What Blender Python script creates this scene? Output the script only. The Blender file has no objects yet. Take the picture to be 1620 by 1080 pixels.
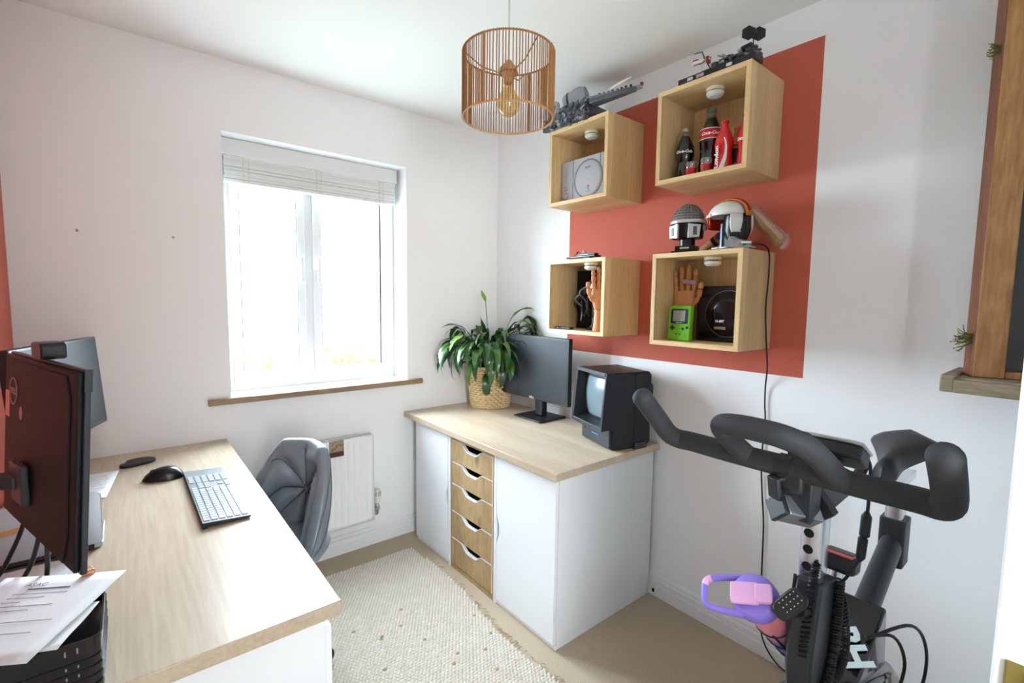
import bpy, math, random
from mathutils import Vector, Matrix, Quaternion
random.seed(7)
PI = math.pi
SC = bpy.context.scene
COL = SC.collection

# ------------------------------------------------------------ camera
cam_data = bpy.data.cameras.new('camera')
cam = bpy.data.objects.new('camera', cam_data)
COL.objects.link(cam)
cam_data.sensor_fit = 'HORIZONTAL'
cam_data.sensor_width = 36.0
cam_data.lens = 753.52 / 1620 * 36
cam_data.clip_start = 0.02
_r = Vector((0.776902, -0.629485, 0.013113))
_u = Vector((0.044038, 0.075104, 0.996203))
_b = -Vector((0.628079, 0.773375, -0.08607))
m = Matrix((_r, _u, _b)).transposed().to_4x4()
m.translation = Vector((0, 0, 1.416))
cam.matrix_world = m
SC.camera = cam

# ------------------------------------------------------------ view, sky, lights
SC.view_settings.view_transform = 'Standard'
SC.view_settings.look = 'None'
SC.view_settings.exposure = 0.15
SC.view_settings.gamma = 1.0
SC.view_settings.use_curve_mapping = False
W = bpy.data.worlds.new('overcast_sky')
SC.world = W
W.use_nodes = True
_bg = W.node_tree.nodes['Background']
_bg.inputs['Color'].default_value = (0.72, 0.88, 1.0, 1)
_bg.inputs['Strength'].default_value = 50.0

def area_light(name, loc, target, sx, sy, power, color=(1, 1, 1), portal=False):
    d = bpy.data.lights.new(name, 'AREA')
    d.shape = 'RECTANGLE'; d.size = sx; d.size_y = sy; d.energy = power; d.color = color
    o = bpy.data.objects.new(name, d); COL.objects.link(o)
    o.location = loc
    o.rotation_euler = (Vector(target) - Vector(loc)).to_track_quat('-Z', 'Y').to_euler()
    if portal:
        d.cycles.is_portal = True
    return o
area_light('window_portal', (0.83, 2.90, 1.55), (0.83, 0, 1.55), 0.95, 1.25, 1, portal=True)
# added fill light, unseen, coming in through the open doorway behind the camera
area_light('doorway_fill_light', (-0.22, -1.45, 1.55), (1.7, 1.1, 1.3), 0.8, 1.5, 100, (0.91, 0.96, 1.0))

# ------------------------------------------------------------ materials
def lin(c):
    return tuple(((v / 255) / 12.92 if v / 255 <= 0.04045 else ((v / 255 + 0.055) / 1.055) ** 2.4) for v in c)

MATS = {}
def mat(name, rgb, rough=0.5, metal=0.0, spec=0.5, var=0.0, vscale=8.0, bump=0.0, bscale=60.0, trans=0.0, emit=0.0, coat=0.0, alpha=1.0, ior=1.45, sheen=0.0):
    """plain principled material; rgb as the sRGB look of the paint, optional noise in colour and bump"""
    if name in MATS:
        return MATS[name]
    M_ = bpy.data.materials.new(name); M_.use_nodes = True
    nt = M_.node_tree; p = nt.nodes['Principled BSDF']
    c = lin(rgb) + (1,)
    p.inputs['Base Color'].default_value = c
    p.inputs['Roughness'].default_value = rough
    p.inputs['Metallic'].default_value = metal
    p.inputs['Specular IOR Level'].default_value = spec
    p.inputs['Transmission Weight'].default_value = trans
    p.inputs['Coat Weight'].default_value = coat
    p.inputs['Alpha'].default_value = alpha
    p.inputs['IOR'].default_value = ior
    p.inputs['Sheen Weight'].default_value = sheen
    if emit:
        p.inputs['Emission Color'].default_value = c
        p.inputs['Emission Strength'].default_value = emit
    if var or bump:
        tc = nt.nodes.new('ShaderNodeTexCoord')
    if var:
        n = nt.nodes.new('ShaderNodeTexNoise'); n.inputs['Scale'].default_value = vscale; n.inputs['Detail'].default_value = 4
        nt.links.new(tc.outputs['Object'], n.inputs['Vector'])
        r = nt.nodes.new('ShaderNodeValToRGB')
        r.color_ramp.elements[0].position = 0.3; r.color_ramp.elements[1].position = 0.7
        r.color_ramp.elements[0].color = tuple(v * (1 - var) for v in c[:3]) + (1,)
        r.color_ramp.elements[1].color = tuple(min(1, v * (1 + var)) for v in c[:3]) + (1,)
        nt.links.new(n.outputs['Fac'], r.inputs['Fac']); nt.links.new(r.outputs['Color'], p.inputs['Base Color'])
    if bump:
        n2 = nt.nodes.new('ShaderNodeTexNoise'); n2.inputs['Scale'].default_value = bscale; n2.inputs['Detail'].default_value = 3
        nt.links.new(tc.outputs['Object'], n2.inputs['Vector'])
        b = nt.nodes.new('ShaderNodeBump'); b.inputs['Strength'].default_value = bump; b.inputs['Distance'].default_value = 0.004
        nt.links.new(n2.outputs['Fac'], b.inputs['Height']); nt.links.new(b.outputs['Normal'], p.inputs['Normal'])
    MATS[name] = M_
    return M_

def wood(name, light, dark, axis='Y', stretch=14.0, scale=9.0, rough=0.45, bands=0.0, knots=False, stripe=0.5):
    """oak-like grain running along one object axis"""
    if name in MATS:
        return MATS[name]
    M_ = bpy.data.materials.new(name); M_.use_nodes = True
    nt = M_.node_tree; p = nt.nodes['Principled BSDF']; L = nt.links.new
    p.inputs['Roughness'].default_value = rough
    tc = nt.nodes.new('ShaderNodeTexCoord')
    mp = nt.nodes.new('ShaderNodeMapping')
    s = {'X': (1 / stretch, 1, 1), 'Y': (1, 1 / stretch, 1), 'Z': (1, 1, 1 / stretch)}[axis]
    mp.inputs['Scale'].default_value = s
    L(tc.outputs['Object'], mp.inputs['Vector'])
    def noise(sc, det, dist=0.0):
        n = nt.nodes.new('ShaderNodeTexNoise'); n.inputs['Scale'].default_value = sc
        n.inputs['Detail'].default_value = det; n.inputs['Distortion'].default_value = dist
        L(mp.outputs['Vector'], n.inputs['Vector']); return n
    fine = noise(scale * 14, 5, 0.3); broad = noise(scale, 3, 0.6)
    mix = nt.nodes.new('ShaderNodeMix'); mix.data_type = 'FLOAT'
    mix.inputs[0].default_value = stripe
    L(fine.outputs['Fac'], mix.inputs[2]); L(broad.outputs['Fac'], mix.inputs[3])
    r = nt.nodes.new('ShaderNodeValToRGB')
    r.color_ramp.elements[0].position = 0.36; r.color_ramp.elements[1].position = 0.66
    r.color_ramp.elements[0].color = lin(dark) + (1,); r.color_ramp.elements[1].color = lin(light) + (1,)
    L(mix.outputs[0], r.inputs['Fac'])
    out = r.outputs['Color']
    if bands:   # joined staves of slightly different tone across the grain
        mp2 = nt.nodes.new('ShaderNodeMapping')
        s2 = {'X': (0.35, bands, bands), 'Y': (bands, 0.35, bands), 'Z': (bands, bands, 0.35)}[axis]
        mp2.inputs['Scale'].default_value = s2
        L(tc.outputs['Object'], mp2.inputs['Vector'])
        v = nt.nodes.new('ShaderNodeTexVoronoi'); v.inputs['Scale'].default_value = 1.0; v.distance = 'CHEBYCHEV'
        L(mp2.outputs['Vector'], v.inputs['Vector'])
        hs = nt.nodes.new('ShaderNodeHueSaturation')
        mr = nt.nodes.new('ShaderNodeMapRange')
        mr.inputs['To Min'].default_value = 0.88; mr.inputs['To Max'].default_value = 1.08
        sx = nt.nodes.new('ShaderNodeSeparateColor'); L(v.outputs['Color'], sx.inputs['Color'])
        L(sx.outputs[0], mr.inputs['Value']); L(mr.outputs[0], hs.inputs['Value']); L(out, hs.inputs['Color'])
        out = hs.outputs['Color']
    if knots:
        mp3 = nt.nodes.new('ShaderNodeMapping')
        s3 = {'X': (4, 9, 9), 'Y': (9, 4, 9), 'Z': (9, 9, 4)}[axis]
        mp3.inputs['Scale'].default_value = s3
        L(tc.outputs['Object'], mp3.inputs['Vector'])
        v = nt.nodes.new('ShaderNodeTexVoronoi'); v.inputs['Scale'].default_value = 1.0
        L(mp3.outputs['Vector'], v.inputs['Vector'])
        kr = nt.nodes.new('ShaderNodeValToRGB')
        kr.color_ramp.elements[0].position = 0.03; kr.color_ramp.elements[1].position = 0.22
        kr.color_ramp.elements[0].color = (0.35, 0.35, 0.35, 1); kr.color_ramp.elements[1].color = (1, 1, 1, 1)
        L(v.outputs['Distance'], kr.inputs['Fac'])
        mm = nt.nodes.new('ShaderNodeMix'); mm.data_type = 'RGBA'; mm.blend_type = 'MULTIPLY'; mm.inputs[0].default_value = 1
        L(out, mm.inputs[6]); L(kr.outputs['Color'], mm.inputs[7]); out = mm.outputs[2]
    L(out, p.inputs['Base Color'])
    b = nt.nodes.new('ShaderNodeBump'); b.inputs['Strength'].default_value = 0.12; b.inputs['Distance'].default_value = 0.001
    L(fine.outputs['Fac'], b.inputs['Height']); L(b.outputs['Normal'], p.inputs['Normal'])
    MATS[name] = M_
    return M_

def clear_mat(name, tint=(255, 255, 255), gloss=0.06, rough=0.0, film=0.0):
    """thin clear sheet: light passes straight through, a little is mirrored; film adds a milky diffuse share"""
    if name in MATS:
        return MATS[name]
    M_ = bpy.data.materials.new(name); M_.use_nodes = True
    nt = M_.node_tree; L = nt.links.new
    nt.nodes.remove(nt.nodes['Principled BSDF'])
    out = nt.nodes['Material Output']
    tr = nt.nodes.new('ShaderNodeBsdfTransparent'); tr.inputs['Color'].default_value = lin(tint) + (1,)
    gl = nt.nodes.new('ShaderNodeBsdfGlossy'); gl.inputs['Roughness'].default_value = rough
    mx = nt.nodes.new('ShaderNodeMixShader'); mx.inputs[0].default_value = gloss
    L(tr.outputs[0], mx.inputs[1]); L(gl.outputs[0], mx.inputs[2]); o = mx.outputs[0]
    if film:
        df = nt.nodes.new('ShaderNodeBsdfDiffuse'); df.inputs['Color'].default_value = lin(tint) + (1,)
        m2 = nt.nodes.new('ShaderNodeMixShader'); m2.inputs[0].default_value = film
        L(o, m2.inputs[1]); L(df.outputs[0], m2.inputs[2]); o = m2.outputs[0]
    L(o, out.inputs['Surface'])
    MATS[name] = M_
    return M_

# ------------------------------------------------------------ geometry helpers
def rotm(rx=0, ry=0, rz=0):
    return (Matrix.Rotation(rz, 3, 'Z') @ Matrix.Rotation(ry, 3, 'Y') @ Matrix.Rotation(rx, 3, 'X'))

class G:
    """collects shapes, build() links them as one mesh object"""
    def __init__(s):
        s.v = []; s.f = []; s.mi = []; s.cur = 0; s.xf = None
    def add(s, vs, fs, mi=None):
        o = len(s.v)
        if s.xf is not None:
            vs = [s.xf @ Vector(q) for q in vs]
        s.v += [tuple(q) for q in vs]
        s.f += [tuple(i + o for i in q) for q in fs]
        s.mi += [s.cur if mi is None else mi] * len(fs)
        return s
    def box(s, x0, x1, y0, y1, z0, z1, mi=None):
        vs = [(x0, y0, z0), (x1, y0, z0), (x1, y1, z0), (x0, y1, z0), (x0, y0, z1), (x1, y0, z1), (x1, y1, z1), (x0, y1, z1)]
        return s.add(vs, [(3, 2, 1, 0), (4, 5, 6, 7), (0, 1, 5, 4), (1, 2, 6, 5), (2, 3, 7, 6), (3, 0, 4, 7)], mi)
    def obox(s, c, size, R=None, mi=None):
        c = Vector(c); hx, hy, hz = (q / 2 for q in size)
        R = R or Matrix.Identity(3)
        vs = [c + R @ Vector(q) for q in ((-hx, -hy, -hz), (hx, -hy, -hz), (hx, hy, -hz), (-hx, hy, -hz), (-hx, -hy, hz), (hx, -hy, hz), (hx, hy, hz), (-hx, hy, hz))]
        return s.add(vs, [(3, 2, 1, 0), (4, 5, 6, 7), (0, 1, 5, 4), (1, 2, 6, 5), (2, 3, 7, 6), (3, 0, 4, 7)], mi)
    def tube(s, pts, r, n=10, caps=True, closed=False, mi=None, flat=1.0):
        pts = [Vector(q) for q in pts]; k = len(pts)
        rs = r if isinstance(r, (list, tuple)) else [r] * k
        T = []
        for i in range(k):
            if closed:
                t = pts[(i + 1) % k] - pts[i - 1]
            else:
                t = pts[min(i + 1, k - 1)] - pts[max(i - 1, 0)]
            T.append(t.normalized() if t.length > 1e-9 else Vector((0, 0, 1)))
        ref = Vector((0, 0, 1)) if abs(T[0].z) < 0.9 else Vector((1, 0, 0))
        nv = (ref - T[0] * ref.dot(T[0])).normalized()
        vs = []; fs = []
        for i in range(k):
            if i:
                q = T[i - 1].rotation_difference(T[i]); nv = q @ nv
                nv = (nv - T[i] * nv.dot(T[i])).normalized()
            b = T[i].cross(nv)
            for j in range(n):
                a = 2 * PI * j / n
                vs.append(pts[i] + nv * (math.cos(a) * rs[i]) + b * (math.sin(a) * rs[i] * flat))
        for i in range(k if closed else k - 1):
            i2 = (i + 1) % k
            for j in range(n):
                j2 = (j + 1) % n
                fs.append((i * n + j, i * n + j2, i2 * n + j2, i2 * n + j))
        if caps and not closed:
            fs.append(tuple(range(n - 1, -1, -1)))
            fs.append(tuple((k - 1) * n + j for j in range(n)))
        return s.add(vs, fs, mi)
    def cyl(s, p0, p1, r0, r1=None, n=16, mi=None):
        return s.tube([p0, p1], [r0, r0 if r1 is None else r1], n, mi=mi)
    def lathe(s, prof, n=24, c=(0, 0, 0), R=None, mi=None, caps=True):
        """prof: list of (radius, z)"""
        c = Vector(c); R = R or Matrix.Identity(3); vs = []; fs = []
        for (r, z) in prof:
            for j in range(n):
                a = 2 * PI * j / n
                vs.append(c + R @ Vector((r * math.cos(a), r * math.sin(a), z)))
        for i in range(len(prof) - 1):
            for j in range(n):
                j2 = (j + 1) % n
                fs.append((i * n + j, i * n + j2, (i + 1) * n + j2, (i + 1) * n + j))
        if caps:
            if prof[0][0] > 1e-5: fs.append(tuple(range(n - 1, -1, -1)))
            if prof[-1][0] > 1e-5: fs.append(tuple((len(prof) - 1) * n + j for j in range(n)))
        return s.add(vs, fs, mi)
    def prism(s, poly, lo, hi, plane='XY', mi_side=None, mi=None):
        """poly counter-clockwise 2D outline, extruded along the third axis"""
        k = len(poly)
        def P3(q, h):
            return {'XY': (q[0], q[1], h), 'XZ': (q[0], h, q[1]), 'YZ': (h, q[0], q[1])}[plane]
        vs = [P3(q, lo) for q in poly] + [P3(q, hi) for q in poly]
        o = len(s.f)
        s.add(vs, [tuple(range(k - 1, -1, -1)), tuple(range(k, 2 * k))], mi)
        s.f[-2:] = s.f[-2:]
        base = len(s.v) - 2 * k
        for i in range(k):
            j = (i + 1) % k
            s.f.append((base + i, base + j, base + k + j, base + k + i))
            s.mi.append(s.cur if mi_side is None and mi is None else (mi if mi_side is None else mi_side))
        return s
    def ball(s, c, r, n=16, m=10, R=None, mi=None):
        rx, ry, rz = r if isinstance(r, (tuple, list)) else (r, r, r)
        c = Vector(c); R = R or Matrix.Identity(3); vs = [c + R @ Vector((0, 0, -rz))]; fs = []
        for i in range(1, m):
            ph = -PI / 2 + PI * i / m
            for j in range(n):
                a = 2 * PI * j / n
                vs.append(c + R @ Vector((rx * math.cos(ph) * math.cos(a), ry * math.cos(ph) * math.sin(a), rz * math.sin(ph))))
        vs.append(c + R @ Vector((0, 0, rz)))
        for j in range(n):
            fs.append((0, 1 + (j + 1) % n, 1 + j))
            fs.append((len(vs) - 1, 1 + (m - 2) * n + j, 1 + (m - 2) * n + (j + 1) % n))
        for i in range(m - 2):
            for j in range(n):
                j2 = (j + 1) % n
                fs.append((1 + i * n + j, 1 + i * n + j2, 1 + (i + 1) * n + j2, 1 + (i + 1) * n + j))
        return s.add(vs, fs, mi)
    def grid(s, rows, mi=None, two=False):
        """rows of points -> quads"""
        k = len(rows[0]); vs = [q for r in rows for q in r]
        fs = [(i * k + j, i * k + j + 1, (i + 1) * k + j + 1, (i + 1) * k + j) for i in range(len(rows) - 1) for j in range(k - 1)]
        return s.add(vs, fs, mi)
    def mesh(s, name, mats, smooth=False, fix=True):
        me = bpy.data.meshes.new(name)
        me.from_pydata(s.v, [], s.f)
        for q in (mats if isinstance(mats, (list, tuple)) else [mats]):
            me.materials.append(q)
        me.polygons.foreach_set('material_index', s.mi)
        if fix:
            import bmesh
            bm = bmesh.new(); bm.from_mesh(me)
            bmesh.ops.recalc_face_normals(bm, faces=bm.faces)
            bm.to_mesh(me); bm.free()
        if smooth:
            me.polygons.foreach_set('use_smooth', [True] * len(me.polygons))
            me.set_sharp_from_angle(angle=math.radians(smooth if smooth is not True else 40))
        me.update()
        return me
    def build(s, name, mats, parent=None, smooth=False, bevel=0.0, seg=2, thick=0.0, sub=0, fix=True):
        o = bpy.data.objects.new(name, s.mesh(name, mats, smooth or bool(bevel), fix))
        COL.objects.link(o)
        if parent: o.parent = parent
        if thick:
            q = o.modifiers.new('thick', 'SOLIDIFY'); q.thickness = thick; q.offset = 0
        if sub:
            q = o.modifiers.new('sub', 'SUBSURF'); q.levels = sub; q.render_levels = sub
        if bevel:
            q = o.modifiers.new('bevel', 'BEVEL'); q.width = bevel; q.segments = seg; q.limit_method = 'ANGLE'; q.angle_limit = math.radians(35)
        return o

def obj(name, me, parent=None, loc=(0, 0, 0), rot=(0, 0, 0), scale=(1, 1, 1)):
    o = bpy.data.objects.new(name, me); COL.objects.link(o)
    o.location = loc; o.rotation_euler = rot; o.scale = scale
    if parent: o.parent = parent
    return o

def thing(name, label, cat, loc=(0, 0, 0), rotz=0.0, group=None, rot=None):
    o = bpy.data.objects.new(name, None); COL.objects.link(o)
    o.empty_display_size = 0.05
    o.location = loc; o.rotation_euler = rot or (0, 0, rotz)
    return tag(o, label, cat, group)

def tag(o, label, cat, group=None):
    o['label'] = label; o['category'] = cat
    if group: o['group'] = group
    return o

def struct(o, label=None):
    o['kind'] = 'structure'
    if label: o['label'] = label
    return o

def crom(pts, per=6, closed=False):
    """Catmull-Rom through the points"""
    P = [Vector(q) for q in pts]; k = len(P); out = []
    for i in range(k if closed else k - 1):
        a = P[(i - 1) % k] if closed or i > 0 else P[0] * 2 - P[1]
        b = P[i]; c = P[(i + 1) % k]
        d = P[(i + 2) % k] if closed or i + 2 < k else P[-1] * 2 - P[-2]
        for t in range(per):
            u = t / per
            out.append(0.5 * ((2 * b) + (c - a) * u + (2 * a - 5 * b + 4 * c - d) * u * u + (3 * b - a - 3 * c + d) * u ** 3))
    if not closed: out.append(P[-1])
    return out

def rrect(w, h, r, n=5, cx=0, cy=0):
    """rounded rectangle outline, counter-clockwise"""
    out = []
    for (sx, sy, a0) in ((1, 1, 0), (-1, 1, PI / 2), (-1, -1, PI), (1, -1, 1.5 * PI)):
        for i in range(n + 1):
            a = a0 + PI / 2 * i / n
            out.append((cx + sx * (w / 2 - r) + r * math.cos(a), cy + sy * (h / 2 - r) + r * math.sin(a)))
    return out

def text(name, body, size, material, parent, M4, extrude=0.0003, bend=None, shear=0.0, spacing=1.0, bold=0.0):
    """flat lettering as a mesh; M4 places the text plane; bend=radius wraps it round a vertical cylinder"""
    cu = bpy.data.curves.new(name, 'FONT'); cu.body = body; cu.size = size
    cu.align_x = 'CENTER'; cu.align_y = 'CENTER'; cu.extrude = extrude; cu.shear = shear
    cu.space_character = spacing; cu.resolution_u = 2; cu.offset = bold
    t = bpy.data.objects.new(name, cu)
    COL.objects.link(t)
    dg = bpy.context.evaluated_depsgraph_get()
    me = bpy.data.meshes.new_from_object(t.evaluated_get(dg))
    bpy.data.objects.remove(t)
    if bend:
        for v in me.vertices:
            x, y, z = v.co
            a = x / bend
            v.co = (math.sin(a) * (bend + z), y, math.cos(a) * (bend + z) - bend)
    me.transform(M4)
    me.materials.clear(); me.materials.append(material)
    o = bpy.data.objects.new(name, me); COL.objects.link(o)
    if parent: o.parent = parent
    return o

def plane_m(origin, xdir, ydir):
    """matrix whose X runs along xdir and Y along ydir (for text)"""
    x = Vector(xdir).normalized(); y = Vector(ydir).normalized(); z = x.cross(y)
    M4 = Matrix((x, y, z)).transposed().to_4x4(); M4.translation = Vector(origin)
    return M4

def copy_tree(o, parent=None):
    c = o.copy(); COL.objects.link(c)
    if parent: c.parent = parent
    for ch in list(o.children):
        copy_tree(ch, c)
    return c

# ============================================================ THE ROOM
XL, XR, YN, YB, ZC = -0.333, 1.95, -0.70, 2.57, 2.48
WHITE = mat('white_emulsion', (246, 246, 246), 0.75, bump=0.03, bscale=90)
TRIMW = mat('white_satin_paint', (238, 238, 238), 0.35)

def painted_wall(name, y0, y1, z0, z1):
    """white emulsion with one terracotta rectangle in wall coordinates"""
    M_ = bpy.data.materials.new(name); M_.use_nodes = True
    nt = M_.node_tree; p = nt.nodes['Principled BSDF']; L = nt.links.new
    p.inputs['Roughness'].default_value = 0.7
    tc = nt.nodes.new('ShaderNodeTexCoord'); sp = nt.nodes.new('ShaderNodeSeparateXYZ')
    L(tc.outputs['Object'], sp.inputs[0])
    def cmp(sock, op, val):
        n = nt.nodes.new('ShaderNodeMath'); n.operation = op; n.inputs[1].default_value = val; L(sock, n.inputs[0]); return n.outputs[0]
    def mul(a, b):
        n = nt.nodes.new('ShaderNodeMath'); n.operation = 'MULTIPLY'; L(a, n.inputs[0]); L(b, n.inputs[1]); return n.outputs[0]
    k = mul(mul(cmp(sp.outputs['Y'], 'GREATER_THAN', y0), cmp(sp.outputs['Y'], 'LESS_THAN', y1)),
            mul(cmp(sp.outputs['Z'], 'GREATER_THAN', z0), cmp(sp.outputs['Z'], 'LESS_THAN', z1)))
    mx = nt.nodes.new('ShaderNodeMix'); mx.data_type = 'RGBA'
    L(k, mx.inputs[0])
    mx.inputs[6].default_value = lin((246, 246, 246)) + (1,)
    mx.inputs[7].default_value = lin((194, 92, 70)) + (1,)
    L(mx.outputs[2], p.inputs['Base Color'])
    return M_

def carpet_mat():
    M_ = mat('beige_carpet', (196, 178, 154), 0.95, spec=0.1, var=0.10, vscale=160, bump=0.9, bscale=420)
    return M_
floor = struct(G().box(XL - 0.12, XR + 0.12, YN - 1.6, YB + 0.3, -0.12, 0).build('floor', carpet_mat()), 'beige fitted carpet')
ceiling = struct(G().box(XL - 0.12, XR + 0.12, YN - 1.6, YB + 0.3, ZC, ZC + 0.1).build('ceiling', mat('ceiling_white', (247, 247, 246), 0.8)))
struct(G().box(XR, XR + 0.12, YN - 1.6, YB + 0.3, 0, ZC).build('wall_right', painted_wall('painted_wall_right', 0.680, 1.902, 1.141, 2.357)), 'white wall with a terracotta painted rectangle')
struct(G().box(XL - 0.12, XL, YN - 1.6, YB + 0.3, 0, ZC).build('wall_left', painted_wall('painted_wall_left', 0.80, 9.0, -1.0, 9.0)), 'terracotta painted wall')
# window wall with its opening
OX0, OX1, OZ0, OZ1 = 0.373, 1.287, 0.936, 2.166
g = G()
g.box(XL, OX0, YB, YB + 0.30, 0, ZC); g.box(OX1, XR, YB, YB + 0.30, 0, ZC)
g.box(OX0, OX1, YB, YB + 0.30, 0, OZ0 - 0.02); g.box(OX0, OX1, YB, YB + 0.30, OZ1, ZC)
struct(g.build('wall_back', WHITE))
# wall behind the camera, with the doorway
g = G()
g.box(XL, -0.02, YN - 0.1, YN, 0, ZC); g.box(0.86, XR, YN - 0.1, YN, 0, ZC); g.box(-0.02, 0.86, YN - 0.1, YN, 2.03, ZC)
struct(g.build('wall_front', WHITE))
struct(G().box(XL, XR, YN - 1.6, YN - 1.5, 0, ZC).build('wall_landing', WHITE))

def skirting(name, p0, p1, inward):
    """moulded skirting board with two grooves, profile (out, up)"""
    prof = [(0, 0), (0.020, 0), (0.020, 0.052), (0.013, 0.056), (0.013, 0.062), (0.019, 0.066), (0.017, 0.080), (0.010, 0.084), (0.010, 0.090), (0.007, 0.098), (0.0, 0.104)]
    p0 = Vector(p0); p1 = Vector(p1); n = Vector(inward)
    g = G(); rows = []
    vs = [p0 + n * a + Vector((0, 0, b)) for a, b in prof] + [p1 + n * a + Vector((0, 0, b)) for a, b in prof]
    k = len(prof)
    fs = [(i, (i + 1) % k, k + (i + 1) % k, k + i) for i in range(k)] + [tuple(range(k)), tuple(range(2 * k - 1, k - 1, -1))]
    g.add(vs, fs)
    return struct(g.build(name, TRIMW))
skirting('baseboard_back', (XL, YB, 0), (XR, YB, 0), (0, -1, 0))
skirting('baseboard_right', (XR, YN, 0), (XR, YB - 0.020, 0), (-1, 0, 0))
skirting('baseboard_left', (XL, YN, 0), (XL, YB - 0.020, 0), (1, 0, 0))

# ---- window: frame, two casements, mullion, gaskets, handles
UPVC = mat('white_upvc', (246, 248, 250), 0.25)
GASK = mat('black_gasket', (40, 38, 40), 0.6)
GLASS = clear_mat('window_glass', gloss=0.05)
win = bpy.data.objects.new('window_1', None); COL.objects.link(win); win.location = (0, 0, 0)
struct(win, 'white double casement window')
WY0, WY1 = 2.745, 2.815
g = G()
g.box(OX0, OX0 + 0.045, WY0, WY1, OZ0, OZ1); g.box(OX1 - 0.045, OX1, WY0, WY1, OZ0, OZ1)
g.box(OX0 + 0.045, OX1 - 0.045, WY0, WY1, OZ0, OZ0 + 0.05); g.box(OX0 + 0.045, OX1 - 0.045, WY0, WY1, OZ1 - 0.05, OZ1)
g.build('window_frame', UPVC, win, bevel=0.004)
G().box(0.770, 0.812, WY0 + 0.004, WY1, OZ0 + 0.05, OZ1 - 0.05).build('mullion', UPVC, win, bevel=0.004)
for x0, x1, hx in ((OX0 + 0.045, 0.770, 0.747), (0.812, OX1 - 0.045, 0.836)):
    za, zb = OZ0 + 0.05, OZ1 - 0.05
    s = 0.042
    g = G()
    g.box(x0, x0 + s, WY0 - 0.012, WY1 - 0.02, za, zb); g.box(x1 - s, x1, WY0 - 0.012, WY1 - 0.02, za, zb)
    g.box(x0 + s, x1 - s, WY0 - 0.012, WY1 - 0.02, za, za + s); g.box(x0 + s, x1 - s, WY0 - 0.012, WY1 - 0.02, zb - s, zb)
    sash = g.build('casement', UPVC, win, bevel=0.005)
    for xa, dark in ((x0 + s, False), (x1 - s, x0 > 0.7)):
        w = 0.007 if dark else 0.003
        xa = xa if xa < (x0 + x1) / 2 else xa - w
        G().box(xa, xa + w, WY0 - 0.010, WY1 - 0.03, za + s, zb - s).build('gasket', GASK if dark else mat('grey_gasket', (150, 152, 158), 0.6), sash)
    G().box(x0 + s, x1 - s, WY0 + 0.022, WY0 + 0.028, za + s, zb - s).build('pane', GLASS, sash)
    g = G()
    g.box(hx - 0.011, hx + 0.011, WY0 - 0.024, WY0 - 0.012, 1.50, 1.57)
    g.box(hx - 0.008, hx + 0.008, WY0 - 0.044, WY0 - 0.030, 1.50, 1.63); g.cyl((hx, WY0 - 0.04, 1.535), (hx, WY0 - 0.012, 1.535), 0.008)
    g.build('handle', UPVC, sash, bevel=0.003)
OAKSILL = wood('sill_oak', (168, 140, 112), (132, 106, 82), 'X', 16, 9, 0.35)
struct(G().box(0.278, 1.380, YB - 0.028, YB, 0.911, 0.940).build('trim_1', OAKSILL, bevel=0.004), 'oak nosing of the window board')
struct(G().box(OX0, OX1, YB, WY0, 0.911, 0.9395).build('trim_2', TRIMW), 'window board with the window glare put into its white colour')  # board coloured white to stand in for the glare lying on it
# small screw heads left in the wall
SCREW = mat('screw_grey', (150, 146, 142), 0.4, 0.6)
for (x, z, lb) in ((-0.134, 1.668, 'small grey screw head on the white wall, nearer the terracotta wall'), (0.177, 1.670, 'small grey screw head on the white wall, nearer the window')):
    tag(G().lathe([(0.003, 0.0), (0.005, 0.003), (0.0052, 0.0045), (0.0035, 0.006), (0.0, 0.006)], 12, (x, YB, z), rotm(PI / 2)).build('wall_screw', SCREW, smooth=True), lb, 'screw', 'screws left in the window wall')

# ---- venetian blind, raised
BL = mat('blind_white', (226, 226, 224), 0.5)
blind = thing('venetian_blind', 'white venetian blind raised to the top of the window', 'blind', (0.83, 2.68, 2.166))
bx0, bx1 = 0.386 - 0.83, 1.268 - 0.83
G().box(bx0, bx1, -0.012, 0.045, -0.062, -0.002).build('headrail', BL, blind, bevel=0.003)
G().box(bx0 - 0.004, bx1 + 0.004, -0.022, -0.014, -0.080, -0.002).build('valance', BL, blind, bevel=0.002)
slat = None
for i in range(13):
    z = -0.0850 - i * 0.0080
    if slat is None:
        rows = []
        g = G()
        prof = [(-0.024, 0.0), (-0.012, 0.0022), (0, 0.003), (0.012, 0.0022), (0.024, 0.0)]
        top = [[(x, y, zz * 0.3 + 0.0038) for y, zz in prof] for x in (bx0 + 0.006, bx1 - 0.006)]
        bot = [[(x, y, zz * 0.3 - 0.0036) for y, zz in prof] for x in (bx0 + 0.006, bx1 - 0.006)]
        g.grid(top); g.grid([list(reversed(q)) for q in bot])
        g.add(top[0] + bot[0], [(j, j + 1, 6 + j, 5 + j) for j in range(4)]); g.add(top[1] + bot[1], [(j, j + 1, 6 + j, 5 + j) for j in range(4)])
        for e in (0, 4):
            g.add([top[0][e], top[1][e], bot[1][e], bot[0][e]], [(0, 1, 2, 3)])
        slat = g.mesh('slat', BL)
    obj('slat', slat, blind, (random.uniform(-.002, .002), 0.012 + random.uniform(-.0035, .0035), z))
G().box(bx0 + 0.006, bx1 - 0.006, -0.014, 0.038, -0.203, -0.186).build('bottom_rail', BL, blind, bevel=0.003)
CORD = mat('blind_cord', (214, 208, 190), 0.8)
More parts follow.
